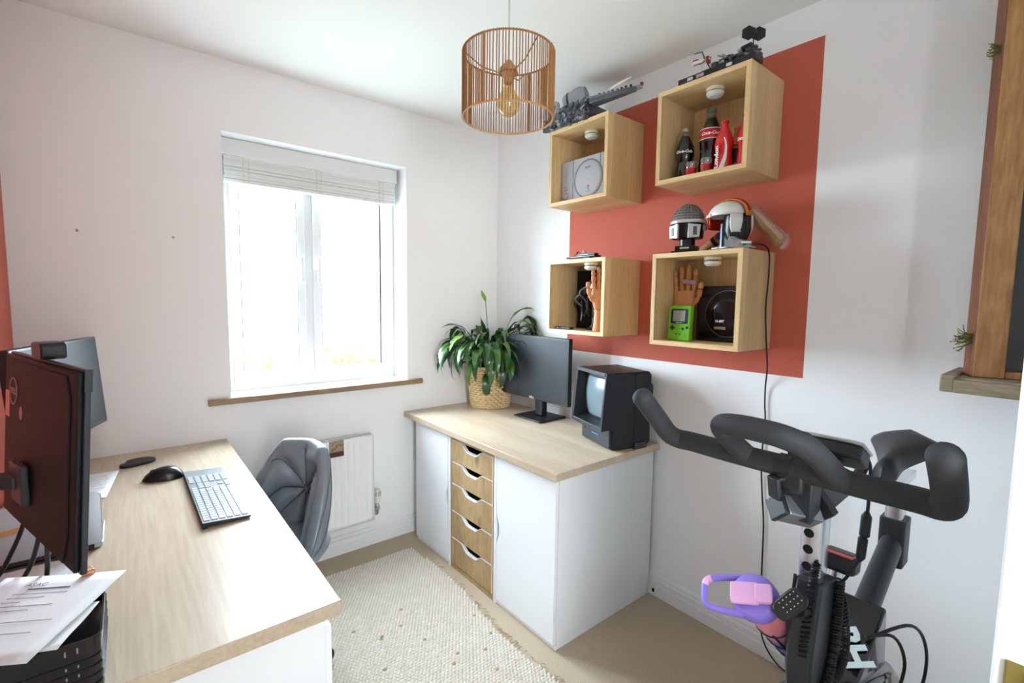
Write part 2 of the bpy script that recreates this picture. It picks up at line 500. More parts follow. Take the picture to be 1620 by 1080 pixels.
for x in (bx0 + 0.10, 0.0, bx1 - 0.09):
    g = G()
    for dx in (-0.012, 0.012):
        g.tube([(x + dx, -0.0155, -0.08), (x + dx, -0.0165, -0.14), (x + dx, -0.0155, -0.204)], 0.0012, 6)
    for k in range(5):
        zz = -0.09 - k * 0.024
        g.tube(crom([(x - 0.012, -0.0165, zz), (x, -0.020, zz - 0.012), (x + 0.012, -0.0165, zz - 0.004)], 4), 0.0009, 5)
    g.build('ladder_cord', CORD, blind)

# ---- what lies outside the window: lawn one storey below and two leafy crowns
struct(G().box(-40, 40, 3.4, 70, -2.9, -2.8).build('ground', mat('lawn', (138, 142, 132), 0.9, spec=0.1, var=0.2, vscale=0.8)), 'lawn outside, one storey below')
LEAFO = mat('yellow_green_leaves', (150, 165, 60), 0.8, var=0.3, vscale=3)  # the leaves' own yellow-green, varied at random
BARK = mat('bark', (92, 74, 58), 0.9)
def outside_tree(x, y, zt, r, lb):
    t = thing('garden_tree', lb, 'tree', (x, y, -2.8), 0, 'trees outside the window')
    G().tube(crom([(0, 0, 0), (0.1, 0, 1.2), (0, 0.1, zt + 2.8 - r)], 4), [0.16 - 0.006 * k for k in range(9)], 8).build('trunk', BARK, t, smooth=True)
    g = G(); rnd = random.Random(int(x * 100))
    for k in range(900):
        a = rnd.uniform(0, 2 * PI); b = math.acos(rnd.uniform(-0.7, 1)); rr = r * rnd.uniform(0.55, 1.0) * (0.85 + 0.3 * math.sin(a * 3 + x))
        c = Vector((rr * math.sin(b) * math.cos(a), rr * math.sin(b) * math.sin(a), zt + 2.8 - r + rr * math.cos(b) * 0.9))
        u = Vector((rnd.uniform(-1, 1), rnd.uniform(-1, 1), rnd.uniform(-1, 1))).normalized() * 0.16
        v_ = u.orthogonal().normalized() * 0.08
        g.add([c - u, c + v_, c + u, c - v_], [(0, 1, 2, 3)])
    cr = g.build('crown', LEAFO, t, fix=False); cr['kind'] = 'stuff'
outside_tree(2.9, 14.0, 0.55, 1.5, 'pale green leafy tree seen through the left casement')
outside_tree(5.6, 14.5, 0.45, 1.3, 'pale green leafy tree seen through the right casement')

# ============================================================ FURNITURE
OAKTOP = wood('oak_worktop', (218, 200, 176), (196, 174, 146), 'Y', 18, 7, 0.30, bands=3.2)
OAKDESK = wood('oak_desk_top', (198, 182, 160), (174, 154, 128), 'Y', 18, 7, 0.30, bands=3.2)
LAMW = mat('white_laminate', (236, 238, 240), 0.35)
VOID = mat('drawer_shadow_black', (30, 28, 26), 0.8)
OAKDR = wood('knotty_oak_film', (194, 166, 122), (150, 120, 80), 'Z', 5, 7, 0.5, knots=True, stripe=0.6)

# ---- right run: three units under one worktop
CF, CB = 1.285, 1.928   # front and back x of the carcasses
ZT = 0.718
def scoop(a0, a1, w=0.062, d=0.030):
    """edge outline from a0 to a1 with a shallow finger scoop in the middle, as (along, depth)"""
    m_ = (a0 + a1) / 2
    return [(a0, 0), (m_ - w - 0.022, 0), (m_ - w - 0.008, -0.003), (m_ - w + 0.012, -d * 0.55), (m_ - w + 0.03, -d * 0.93), (m_ - 0.02, -d), (m_ + 0.02, -d),
            (m_ + w - 0.03, -d * 0.93), (m_ + w - 0.012, -d * 0.55), (m_ + w + 0.008, -0.003), (m_ + w + 0.022, 0), (a1, 0)]
def door_unit(y0, y1, handle_at, label):
    t = thing('cabinet', label, 'cabinet', (CF, y0, 0), 0)
    w = y1 - y0
    g = G()
    s = 0.016
    fa, fb = (0.019, 0.001) if handle_at == 'far' else (0.001, 0.019)
    g.box(fa, CB - CF, 0, s, 0.0, ZT); g.box(fb, CB - CF, w - s, w, 0.0, ZT)
    g.box(0.019, CB - CF, s, w - s, 0.0, 0.03); g.box(0.019, CB - CF, s, w - s, ZT - s, ZT); g.box(CB - CF - 0.006, CB - CF, s, w - s, 0.03, ZT - s)
    g.build('body', LAMW, t, bevel=0.001)
    za, zb = 0.024, ZT - 0.006
    e = scoop(za, zb, 0.055, 0.020)
    if handle_at == 'far':      # scoop in the edge at larger y
        poly = [(0.004, za), ] + [(w - 0.021 + d, a) for a, d in e] + [(0.004, zb)]
    else:
        poly = [(w - 0.003, zb)] + [(0.021 - d, a) for a, d in reversed(e)] + [(w - 0.003, za)]
    G().prism(poly, 0.0, 0.017, 'YZ').build('door', LAMW, t, bevel=0.0012)
    G().box(0.010, 0.019, 0.0, w, 0.0, 0.020).build('plinth', LAMW, t, bevel=0.001)
    return t
door_unit(1.292, 1.700, 'far', 'white cabinet with one plain door at the near end, under the oak worktop')
door_unit(2.086, 2.462, 'near', 'white cabinet with one plain door nearest the window wall, under the oak worktop')
t = thing('drawer_unit', 'narrow chest of five knotty oak drawers between the two white cabinets', 'drawers', (CF, 1.702, 0))
w = 0.382
g = G(); s = 0.014
g.box(0.006, CB - CF, 0, s, 0, ZT); g.box(0.006, CB - CF, w - s, w, 0, ZT)
g.box(0.006, CB - CF, s, w - s, 0, 0.022); g.box(0.006, 0.022, s, w - s, ZT - 0.024, ZT - 0.0005); g.box(0.03, CB - CF, s, w - s, ZT - s, ZT); g.box(CB - CF - 0.006, CB - CF, s, w - s, 0.022, ZT - s)
g.build('body', [OAKDR, LAMW], t, bevel=0.001)
hs = [0.114, 0.116, 0.146, 0.146, 0.144]
z = ZT - 0.026
for h in hs:
    z0 = z - h
    e = scoop(s + 0.002, w - s - 0.002, 0.072, 0.030)
    poly = [(w - s - 0.002, z0 + 0.003), (w - s - 0.002, z - 0.001)] + [(a, z + d - 0.001) for a, d in reversed(e)][1:-1] + [(s + 0.002, z - 0.001), (s + 0.002, z0 + 0.003)]
    d = G().prism(poly, 0.004, 0.019, 'YZ', mi_side=1).build('drawer', [OAKDR, LAMW], t)
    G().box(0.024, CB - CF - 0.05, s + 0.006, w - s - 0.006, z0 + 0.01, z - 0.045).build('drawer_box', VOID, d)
    # white moulded lip round the scoop
    mid = w / 2
    lip = [(0.002, a, z + q - 0.0015) for a, q in scoop(s + 0.002, w - s - 0.002, 0.072, 0.030)]
    g = G(); rows = [[(x, a, b) for x, a, b in lip], [(0.006, a, b - 0.0045) for x, a, b in lip]]
    back = [(0.019, a, b) for x, a, b in lip]
    g.grid([back, [(0.003, a, b) for x, a, b in lip], [(0.0035, a, b - 0.0012 - (0.0045 if abs(a - w / 2) < 0.075 else 0)) for x, a, b in lip]])
    g.build('handle_lip', LAMW, d, thick=0.001)
    z = z0
tag(G().box(1.262, XR - 0.003, 1.272, YB - 0.002, ZT, 0.750).build('worktop', OAKTOP, bevel=0.0022), 'pale oak worktop laid across the white cabinets and drawers', 'worktop')

# ---- left desk
DZ = 0.745
desk = thing('desk', 'pale oak topped desk along the terracotta wall', 'desk', (XL, 1.018, 0))
G().box(0.003, 0.347 - XL, 0, YB - 1.018 - 0.002, DZ - 0.034, DZ).build('desk_top', OAKDESK, desk, bevel=0.0022)
ped = G().box(0.004, 0.318 - XL, 0.026, 0.42, 0, DZ - 0.034).build('pedestal', LAMW, desk, bevel=0.002)
for i in range(4):
    za = 0.06 + i * 0.155
    G().box(0.318 - XL, 0.334 - XL, 0.032, 0.415, za, za + 0.15).build('drawer_front', LAMW, ped, bevel=0.002)
G().box(0.004, 0.318 - XL, YB - 1.018 - 0.03, YB - 1.018 - 0.018, 0.10, DZ - 0.034).build('end_panel', LAMW, desk, bevel=0.001)
G().box(0.01, 0.028, 0.42, YB - 1.018 - 0.03, 0.35, DZ - 0.034).build('back_panel', LAMW, desk, bevel=0.001)

# ---- rug of thick woven loops
rug = thing('rug', 'cream chunky woven wool rug with small brown flecks', 'rug', (0, 0, 0))
def edge_x(y):
    return 1.205 + 0.020 * math.sin(y * 3.1 + 1.0) + 0.012 * math.sin(y * 7.3) - (0.03 if y < 1.3 else 0) * (1.3 - y)
RY0, RY1, RX0 = 0.62, 2.375, 0.345
g = G(); rows_t = []; N = 46
for i in range(N + 1):
    y = RY0 + (RY1 - RY0) * i / N
    rows_t.append([(RX0, y, 0.008), (edge_x(y) - 0.004, y, 0.008)])
g.grid(rows_t)
lo = [[(a[0], a[1], 0.001) for a in r] for r in rows_t]
g.grid([list(reversed(r)) for r in lo])
for side in (0, 1):
    g.grid([[r[side] for r in rows_t], [r[side] for r in lo]])
g.add([rows_t[0][0], rows_t[0][1], lo[0][1], lo[0][0]], [(0, 1, 2, 3)]); g.add([rows_t[-1][0], rows_t[-1][1], lo[-1][1], lo[-1][0]], [(0, 1, 2, 3)])
g.build('backing', mat('rug_backing', (186, 172, 150), 0.9), rug)
WOOL = mat('cream_wool', (216, 209, 198), 0.95, spec=0.1, var=0.07, vscale=30, bump=0.4, bscale=300)
FLECK = mat('brown_wool', (168, 142, 108), 0.95, spec=0.1)
g = G()
px_, py_ = 0.0165, 0.0125
ny = int((RY1 - RY0) / py_)
for i in range(ny):
    y = RY0 + (i + 0.5) * py_
    xe = edge_x(y)
    nx = int((xe - RX0) / px_)
    for j in range(nx):
        x = RX0 + (j + 0.5 + 0.5 * (i % 2)) * px_
        fl = 1 if random.random() < 0.0035 else 0
        ang = random.uniform(-0.25, 0.25) + 0.25
        c, s = math.cos(ang), math.sin(ang)
        hx, hy, hz = px_ * random.uniform(0.50, 0.60), py_ * random.uniform(0.42, 0.52), random.uniform(0.004, 0.0065)
        ring = []
        for k in range(6):
            a = PI / 3 * k
            u, v_ = hx * math.cos(a), hy * math.sin(a)
            ring.append((x + c * u - s * v_, y + s * u + c * v_, 0.0075))
        ring2 = [((q[0] - x) * 0.62 + x, (q[1] - y) * 0.62 + y, 0.0075 + hz * 0.85) for q in ring]
        vs = ring + ring2 + [(x, y, 0.0078 + hz)]
        fs = [(k, (k + 1) % 6, 6 + (k + 1) % 6, 6 + k) for k in range(6)] + [(6 + k, 6 + (k + 1) % 6, 12) for k in range(6)]
        g.add(vs, fs, fl)
lo_ = g.build('wool_loops', [WOOL, FLECK], rug, smooth=75, fix=False)
lo_['kind'] = 'stuff'
# stray yarn ends along the worn edge
g = G()
for k in range(60):
    y = random.uniform(0.9, 1.75) if k % 3 else random.uniform(0.6, 2.3)
    x = edge_x(y)
    a = random.uniform(-0.8, 0.8); ln = random.uniform(0.01, 0.03)
    g.tube([(x - 0.006, y, 0.010), (x + ln * 0.5 * math.cos(a), y + ln * 0.5 * math.sin(a), 0.011), (x + ln * math.cos(a), y + ln * math.sin(a), 0.003)], 0.0012, 4)
fr = g.build('yarn_fringe', FLECK, rug); fr['kind'] = 'stuff'

# ---- radiator under the window
rad = thing('radiator', 'white panel radiator with vertical flutes under the window', 'radiator', (0.81, YB, 0.18))
RW = mat('radiator_white', (240, 240, 238), 0.3)
hw, hh = 0.225, 0.49
g = G(); rows = []
nfl = 11
xs = []
prof = []
x = -hw
prof.append((-hw, 0.0)); prof.append((-hw + 0.03, 0.0))
p = (2 * hw - 0.06) / nfl
for k in range(nfl):
    x0 = -hw + 0.03 + k * p
    prof += [(x0 + p * 0.20, 0.0), (x0 + p * 0.34, 0.008), (x0 + p * 0.66, 0.008), (x0 + p * 0.80, 0.0)]
prof += [(hw - 0.03, 0.0), (hw, 0.0)]
fy = -0.095
def rrow(z, k): return [(a, fy + b * k, z) for a, b in prof]
g.grid([rrow(0.0, 0), rrow(0.022, 0), rrow(0.045, 1), rrow(hh - 0.045, 1), rrow(hh - 0.022, 0), rrow(hh, 0)])
g.build('front_panel', RW, rad, smooth=50, thick=0.004)
for q in (-hw, hw - 0.004):
    G().box(q, q + 0.004, fy, -0.035, 0.0, hh).build('side_panel', RW, rad, bevel=0.001)
G().box(-hw + 0.004, hw - 0.004, -0.042, -0.036, 0.01, hh - 0.01).build('rear_panel', RW, rad, bevel=0.002)
g = G()
for k in range(44):
    xx = -hw + 0.012 + k * (2 * hw - 0.024) / 43
    g.box(xx - 0.0018, xx + 0.0018, fy + 0.006, -0.042, hh - 0.006, hh - 0.002)
g.box(-hw + 0.004, hw - 0.004, fy + 0.002, fy + 0.008, hh - 0.008, hh - 0.002); g.box(-hw + 0.004, hw - 0.004, -0.046, -0.040, hh - 0.008, hh - 0.002)
gr = g.build('top_grille', RW, rad)
G().box(-hw + 0.01, hw - 0.01, -0.085, -0.05, 0.02, hh - 0.03).build('convector_fins', mat('radiator_inside', (120, 116, 112), 0.6), rad)
for x in (-0.15, 0.15):
    G().box(x - 0.012, x + 0.012, -0.036, -0.0005, 0.06, hh - 0.06).build('wall_bracket', RW, rad)
CHR = mat('chrome', (205, 208, 212), 0.16, 1.0)
CREAM = mat('valve_cream', (226, 222, 208), 0.4)
v = G().lathe([(0.004, 0), (0.017, 0.0), (0.018, 0.03), (0.0165, 0.036), (0.0165, 0.066), (0.0135, 0.074), (0.004, 0.076)], 20, (hw + 0.030, -0.065, 0.085)).build('thermostat_head', CREAM, rad, smooth=True)
g = G()
for k in range(8):
    a = 2 * PI * k / 8
    g.obox((hw + 0.030 + 0.017 * math.cos(a), -0.065 + 0.017 * math.sin(a), 0.137), (0.004, 0.003, 0.026), rotm(0, 0, a))
g.build('finger_slots', mat('slot_grey', (120, 116, 108), 0.6), v)
g = G()
g.lathe([(0.012, 0), (0.014, 0.004), (0.014, 0.02), (0.010, 0.026), (0.010, 0.04)], 8, (hw + 0.030, -0.065, 0.045))
g.cyl((hw + 0.030, -0.065, 0.05), (hw - 0.002, -0.065, 0.05), 0.010, n=12); g.cyl((hw + 0.012, -0.065, 0.05), (hw + 0.02, -0.065, 0.05), 0.015, n=6)
g.build('valve_body', CHR, rad, smooth=30)
G().tube(crom([(hw + 0.030, -0.065, 0.047), (hw + 0.030, -0.062, 0.022), (hw + 0.030, -0.045, 0.008), (hw + 0.030, -0.001, 0.006)], 5), 0.0075, 12).build('pipe', CHR, rad, smooth=True)
pc = thing('picture_magnet', 'small brown landscape picture magnet stuck on the radiator', 'magnet', (0.830, YB - 0.0985, 0.625), 0)
G().box(-0.037, 0.037, -0.004, 0, -0.014, 0.045).build('picture', mat('brown_print', (148, 126, 104), 0.6, var=0.55, vscale=70), pc)
G().box(-0.037, 0.037, -0.0042, 0, -0.040, -0.014).build('caption_strip', mat('maroon_print', (76, 36, 32), 0.6, var=0.2, vscale=60), pc)

# ============================================================ WALL BOXES AND WHAT STANDS IN AND ON THEM
FRONT = -PI / 2        # local -Y looks into the room (-X), local X runs to the viewer's right
OAKBOX = wood('oak_veneer_box', (236, 206, 156), (210, 174, 122), 'Z', 16, 10, 0.45, bands=9)
OAKBOXH = wood('oak_veneer_box_flat', (236, 206, 156), (210, 174, 122), 'Y', 16, 10, 0.45, bands=9)
BX = 1.688
BOXES = {'A': (1.427, 1.800, 1.886, 2.253), 'B': (0.808, 1.174, 1.884, 2.244), 'C': (1.421, 1.796, 1.256, 1.617), 'D': (0.803, 1.172, 1.243, 1.611)}
LBL = {'A': 'open oak cube shelf holding the grey games console', 'B': 'open oak cube shelf holding the glass and red bottles',
       'C': 'open oak cube shelf holding the black sculpture, above the flat monitor', 'D': 'open oak cube shelf holding the green handheld game'}
PUCKL = mat('puck_lens', (214, 216, 228), 0.3)
PUCKW = mat('puck_white', (236, 234, 226), 0.4)
PUCKG = mat('puck_gap', (90, 84, 70), 0.6)
PUCKP = {'A': (1.793, 1.617), 'B': (1.774, 0.982), 'C': (1.745, 1.555), 'D': (1.79, 0.968)}
PL = {'A': 'round white puck light above the grey games console', 'B': 'round white puck light above the bottles',
      'C': 'round white puck light above the black sculpture', 'D': 'round white puck light above the wooden hand'}
TH = 0.018
for k, (y0, y1, z0, z1) in BOXES.items():
    t = thing('cube_shelf', LBL[k], 'shelf', (BX, y0, z0), 0, 'oak cube shelves on the terracotta wall')
    D_, w, h = XR - 0.002 - BX, y1 - y0, z1 - z0
    # four mitred panels and a back
    def mitre(pts, n, m_, d=D_):
        g = G(); vs = [(0, a, b) for a, b in pts] + [(d, a, b) for a, b in pts]
        g.add(vs, [(3, 2, 1, 0), (4, 5, 6, 7), (0, 1, 5, 4), (1, 2, 6, 5), (2, 3, 7, 6), (3, 0, 4, 7)])
        return g.build(n, m_, t, bevel=0.0007)
    mitre([(0, 0), (TH, TH), (TH, h - TH), (0, h)], 'side_panel', OAKBOX)
    mitre([(w, h), (w - TH, h - TH), (w - TH, TH), (w, 0)], 'side_panel', OAKBOX)
    mitre([(0, h), (TH, h - TH), (w - TH, h - TH), (w, h)], 'top_panel', OAKBOXH)
    mitre([(w, 0), (w - TH, TH), (TH, TH), (0, 0)], 'bottom_panel', OAKBOXH)
    G().box(D_ - 0.02, D_ - 0.008, TH, w - TH, TH, h - TH).build('back_panel', OAKBOX, t)
    px_, py_ = PUCKP[k]
    p = thing('puck_light', PL[k], 'light', (px_, py_, z1 - TH), 0, 'puck lights under the cube shelf tops')
    G().lathe([(0.0, 0), (0.031, 0), (0.032, -0.003), (0.032, -0.009), (0.029, -0.011), (0.0, -0.011)], 28).build('mount', PUCKW, p, smooth=True)
    G().lathe([(0.024, -0.010), (0.024, -0.0165)], 20).build('gap_ring', PUCKG, p, smooth=True)
    G().lathe([(0.0, -0.015), (0.029, -0.015), (0.032, -0.018), (0.031, -0.026), (0.026, -0.0295), (0.0, -0.0295)], 28).build('lamp_body', PUCKW, p, smooth=True)
    G().lathe([(0.025, -0.0296), (0.022, -0.033), (0.0, -0.0345)], 28).build('lens', PUCKL, p, smooth=True)
FZ = {k: v[2] + TH + 0.0006 for k, v in BOXES.items()}
TZ = {k: v[3] + 0.0006 for k, v in BOXES.items()}

# ---- bottles
COLA = mat('cola_in_glass', (14, 9, 8), 0.06, coat=0.6)
CLEARG = mat('bottle_glass_clear', (150, 150, 130), 0.05, trans=0.7)
REDAL = mat('red_aluminium', (206, 22, 30), 0.22, coat=0.4)
REDLB = mat('red_label', (196, 24, 28), 0.45)
PRINTW = mat('white_print', (244, 240, 236), 0.5)
ORANG = mat('orange_aluminium', (196, 92, 26), 0.3)
BLKLB = mat('black_label', (24, 22, 24), 0.4)
CAPW = mat('bottle_cap_grey', (170, 165, 150), 0.35, 0.5)
def contour(R, H_, waist=0.80):
    """classic waisted bottle outline"""
    pts = [(0.0, 0.0), (0.80, 0.0), (0.90, 0.012), (0.98, 0.06), (1.0, 0.14), (0.97, 0.22), (waist + 0.06, 0.30), (waist + 0.04, 0.36), (0.95, 0.45), (1.0, 0.54), (0.93, 0.64), (0.70, 0.75), (0.46, 0.84), (0.36, 0.90), (0.34, 0.955)]
    return [(a * R, b * H_) for a, b in pts]
def bottle(label, loc, R, H_, kind, name='bottle', rz=0.0):
    t = thing(name, label, 'bottle', loc, FRONT + 0.45 + rz, 'bottles in the cube shelf')
    pr = contour(R, H_, 0.86 if kind == 'big' else 0.80)
    if kind in ('small', 'big'):
        cut = [q for q in pr if q[1] < 0.86 * H_]
        G().lathe(cut + [(0.0, cut[-1][1] + 0.001)], 28).build('glass_body', COLA, t, smooth=60)
        G().lathe([(cut[-1][0], cut[-1][1]), (0.36 * R, 0.90 * H_), (0.33 * R, 0.96 * H_), (0, 0.961 * H_)], 24).build('neck', CLEARG, t, smooth=60)
        G().lathe([(0, 0.93 * H_), (0.40 * R, 0.93 * H_), (0.42 * R, 0.95 * H_), (0.38 * R, 0.995 * H_), (0.30 * R, H_), (0, H_)], 20).build('cap', CAPW if kind == 'small' else mat('green_grey_cap', (96, 98, 82), 0.4, 0.4), t, smooth=50)
    else:
        body = {'red': REDAL, 'red2': REDAL, 'orange': ORANG}[kind]
        G().lathe(pr + [(0.34 * R, 0.97 * H_), (0.0, 0.97 * H_)], 28).build('can_body', body, t, smooth=60)
        G().lathe([(0, 0.955 * H_), (0.41 * R, 0.955 * H_), (0.43 * R, 0.965 * H_), (0.41 * R, H_), (0, H_)], 20).build('cap', body, t, smooth=50)
    def on(z, r, xo=0.0):
        return plane_m((xo, -r, z), (1, 0, 0), (0, 0, 1))
    if kind == 'small':
        text('lettering', 'Coca-Cola', 0.0155, PRINTW, t, on(0.53 * H_, R * 1.012), 0.0004, bend=R * 1.0, shear=0.35, bold=0.0006)
    elif kind == 'big':
        lb = G().lathe([(R * 1.005, 0.53 * H_), (R * 1.012, 0.535 * H_), (R * 0.985, 0.70 * H_ - 0.008), (R * 0.97, 0.70 * H_ - 0.006)], 32, caps=False)
        lbo = lb.build('label', REDLB, t, smooth=60)
        for z, r in ((0.532, 1.014), (0.675, 0.99)):
            G().lathe([(R * r, z * H_ - 0.0015), (R * r + 0.0006, z * H_), (R * r, z * H_ + 0.0015)], 32, caps=False).build('label_stripe', PRINTW, lbo, smooth=True)
        text('lettering', 'Coca-Cola', 0.0170, PRINTW, t, on(0.604 * H_, R * 1.022), 0.0004, bend=R, shear=0.35, bold=0.0005)
    elif kind == 'red':
        # white ribbon sweeping up the bottle and vertical lettering
        rows = []
        for i in range(26):
            z = H_ * (0.02 + 0.62 * i / 25)
            rr = R
            for (a1, b1), (a2, b2) in zip(pr, pr[1:]):
                if b1 <= z <= b2 and b2 > b1: rr = a1 + (a2 - a1) * (z - b1) / (b2 - b1)
            a = -0.15 + 0.50 * math.sin(i / 25 * 2.6) - 0.1
            wd = 0.22 * (1 - i / 25) + 0.05
            rows.append([((rr + 0.0007) * math.sin(q), -(rr + 0.0007) * math.cos(q), z) for q in (a - wd, a, a + wd)])
        G().grid(rows).build('ribbon', PRINTW, t, smooth=True)
        text('lettering', 'London', 0.026, PRINTW, t, plane_m((-R * 0.72, -R * 0.76, 0.27 * H_), (0.0, 0.0, 1), (-0.72, 0.69, 0)), 0.0004, bold=0.0006)
    elif kind == 'red2':
        text('lettering', 'Coca-Cola', 0.018, PRINTW, t, on(0.53 * H_, R * 1.012), 0.0004, bend=R, shear=0.35, bold=0.0006)
        rows = []
        for i in range(14):
            z = H_ * (0.02 + 0.36 * i / 13)
            a = 0.1 + 0.5 * math.sin(i / 13 * 2.2); wd = 0.25 * (1 - i / 13) + 0.04
            rows.append([((R + 0.0005) * math.sin(q), -(R + 0.0005) * math.cos(q), z) for q in (a - wd, a, a + wd)])
        G().grid(rows).build('ribbon', PRINTW, t, smooth=True)
    elif kind == 'orange':
        o_ = G().lathe([(R * 1.01, 0.16 * H_), (R * 0.99, 0.25 * H_), (R * 0.90, 0.34 * H_), (R * 1.0, 0.50 * H_), (R * 0.97, 0.60 * H_)], 28, caps=False).build('label', BLKLB, t, smooth=60)
        G().lathe([(R * 1.014, 0.17 * H_), (R * 1.0, 0.22 * H_)], 28, caps=False).build('label_stripe', mat('silver_print', (180, 176, 172), 0.4), o_, smooth=True)
    return t
bottle('small dark cola bottle with white script, farthest left in the cube shelf', (1.775, 1.100, FZ['B']), 0.037, 0.205, 'small', 'cola_bottle')
bottle('tall dark cola bottle with a red label', (1.795, 1.003, FZ['B']), 0.042, 0.262, 'big', 'cola_bottle')
bottle('red metal bottle with white ribbon and upright white lettering', (1.752, 0.925, FZ['B']), 0.033, 0.182, 'red', 'metal_bottle')
bottle('orange metal bottle with a black label, behind the red bottles', (1.835, 0.918, FZ['B']), 0.030, 0.178, 'orange', 'metal_bottle')
bottle('red metal bottle half hidden by the right side of the cube shelf', (1.760, 0.8525, FZ['B']), 0.0245, 0.190, 'red2', 'metal_bottle', -0.1)
for (x, y, lb) in ((1.745, 1.052, 'shot glass with red print beside the small cola bottle'), (1.738, 0.985, 'shot glass with red print in front of the tall cola bottle')):
    t = thing('shot_glass', lb, 'glass', (x, y, FZ['B']), FRONT, 'shot glasses in front of the bottles')
    G().lathe([(0, 0.008), (0.015, 0.008), (0.019, 0.058), (0.021, 0.058), (0.018, 0.002), (0.016, 0.0), (0, 0.0)], 24).build('glass', clear_mat('shot_glass_clear', (225, 228, 225), 0.14, 0.02, 0.12), t, smooth=50)
    G().lathe([(0.0181, 0.006), (0.0201, 0.036)], 24, caps=False).build('print_band', REDLB, t, smooth=True)

# ---- grey games console standing upright
PSG = mat('console_grey', (176, 176, 182), 0.5)
PSD = mat('console_groove', (110, 110, 116), 0.6)
t = thing('games_console', 'light grey games console with a round lid, standing upright', 'console', (1.772, 1.636, FZ['A']), FRONT)
G().box(-0.138, 0.138, -0.02, 0.028, 0, 0.205).build('body', PSG, t, bevel=0.004)
G().box(-0.060, -0.056, -0.0206, -0.0196, 0.0, 0.205).build('groove', PSD, t)
G().box(0.112, 0.116, -0.0206, -0.0196, 0.14, 0.205).build('groove', PSD, t)
lid = G().lathe([(0, 0.004), (0.074, 0.004), (0.085, 0.001), (0.088, -0.004)], 48, (0.042, -0.02, 0.098), rotm(PI / 2)).build('disc_lid', PSG, t, smooth=50)
G().lathe([(0.0885, 0.0008), (0.0915, 0.0008), (0.0915, -0.002)], 48, (0.042, -0.02, 0.098), rotm(PI / 2)).build('lid_seam', PSD, lid, smooth=True)
text('lettering', 'SONY', 0.014, PSD, t, plane_m((0.042, -0.0242, 0.150), (1, 0, 0), (0, 0, 1)), 0.0003, bold=0.0004)
text('emblem', 'P', 0.020, mat('emblem_red', (206, 48, 36), 0.5), t, plane_m((0.046, -0.0244, 0.058), (1, 0, 0), (0, 0, 1)), 0.0003, bold=0.001)
text('emblem', 'S', 0.014, mat('emblem_blue', (40, 96, 140), 0.5), t, plane_m((0.049, -0.0243, 0.050), (1, 0, 0), (0, 0.3, 1)), 0.0002, bold=0.0006)
text('lettering', 'PlayStation', 0.007, PSD, t, plane_m((0.046, -0.0242, 0.038), (1, 0, 0), (0, 0, 1)), 0.0002)
for zz, r in ((0.072, 0.009), (0.036, 0.016)):
    b = G().lathe([(0, 0.003), (r - 0.002, 0.003), (r, 0)], 24, (-0.106, -0.02, zz), rotm(PI / 2)).build('button', PSG, t, smooth=50)
    G().lathe([(r, 0.0006), (r + 0.002, 0.0006)], 24, (-0.106, -0.02, zz), rotm(PI / 2), caps=False).build('button_ring', PSD, b)

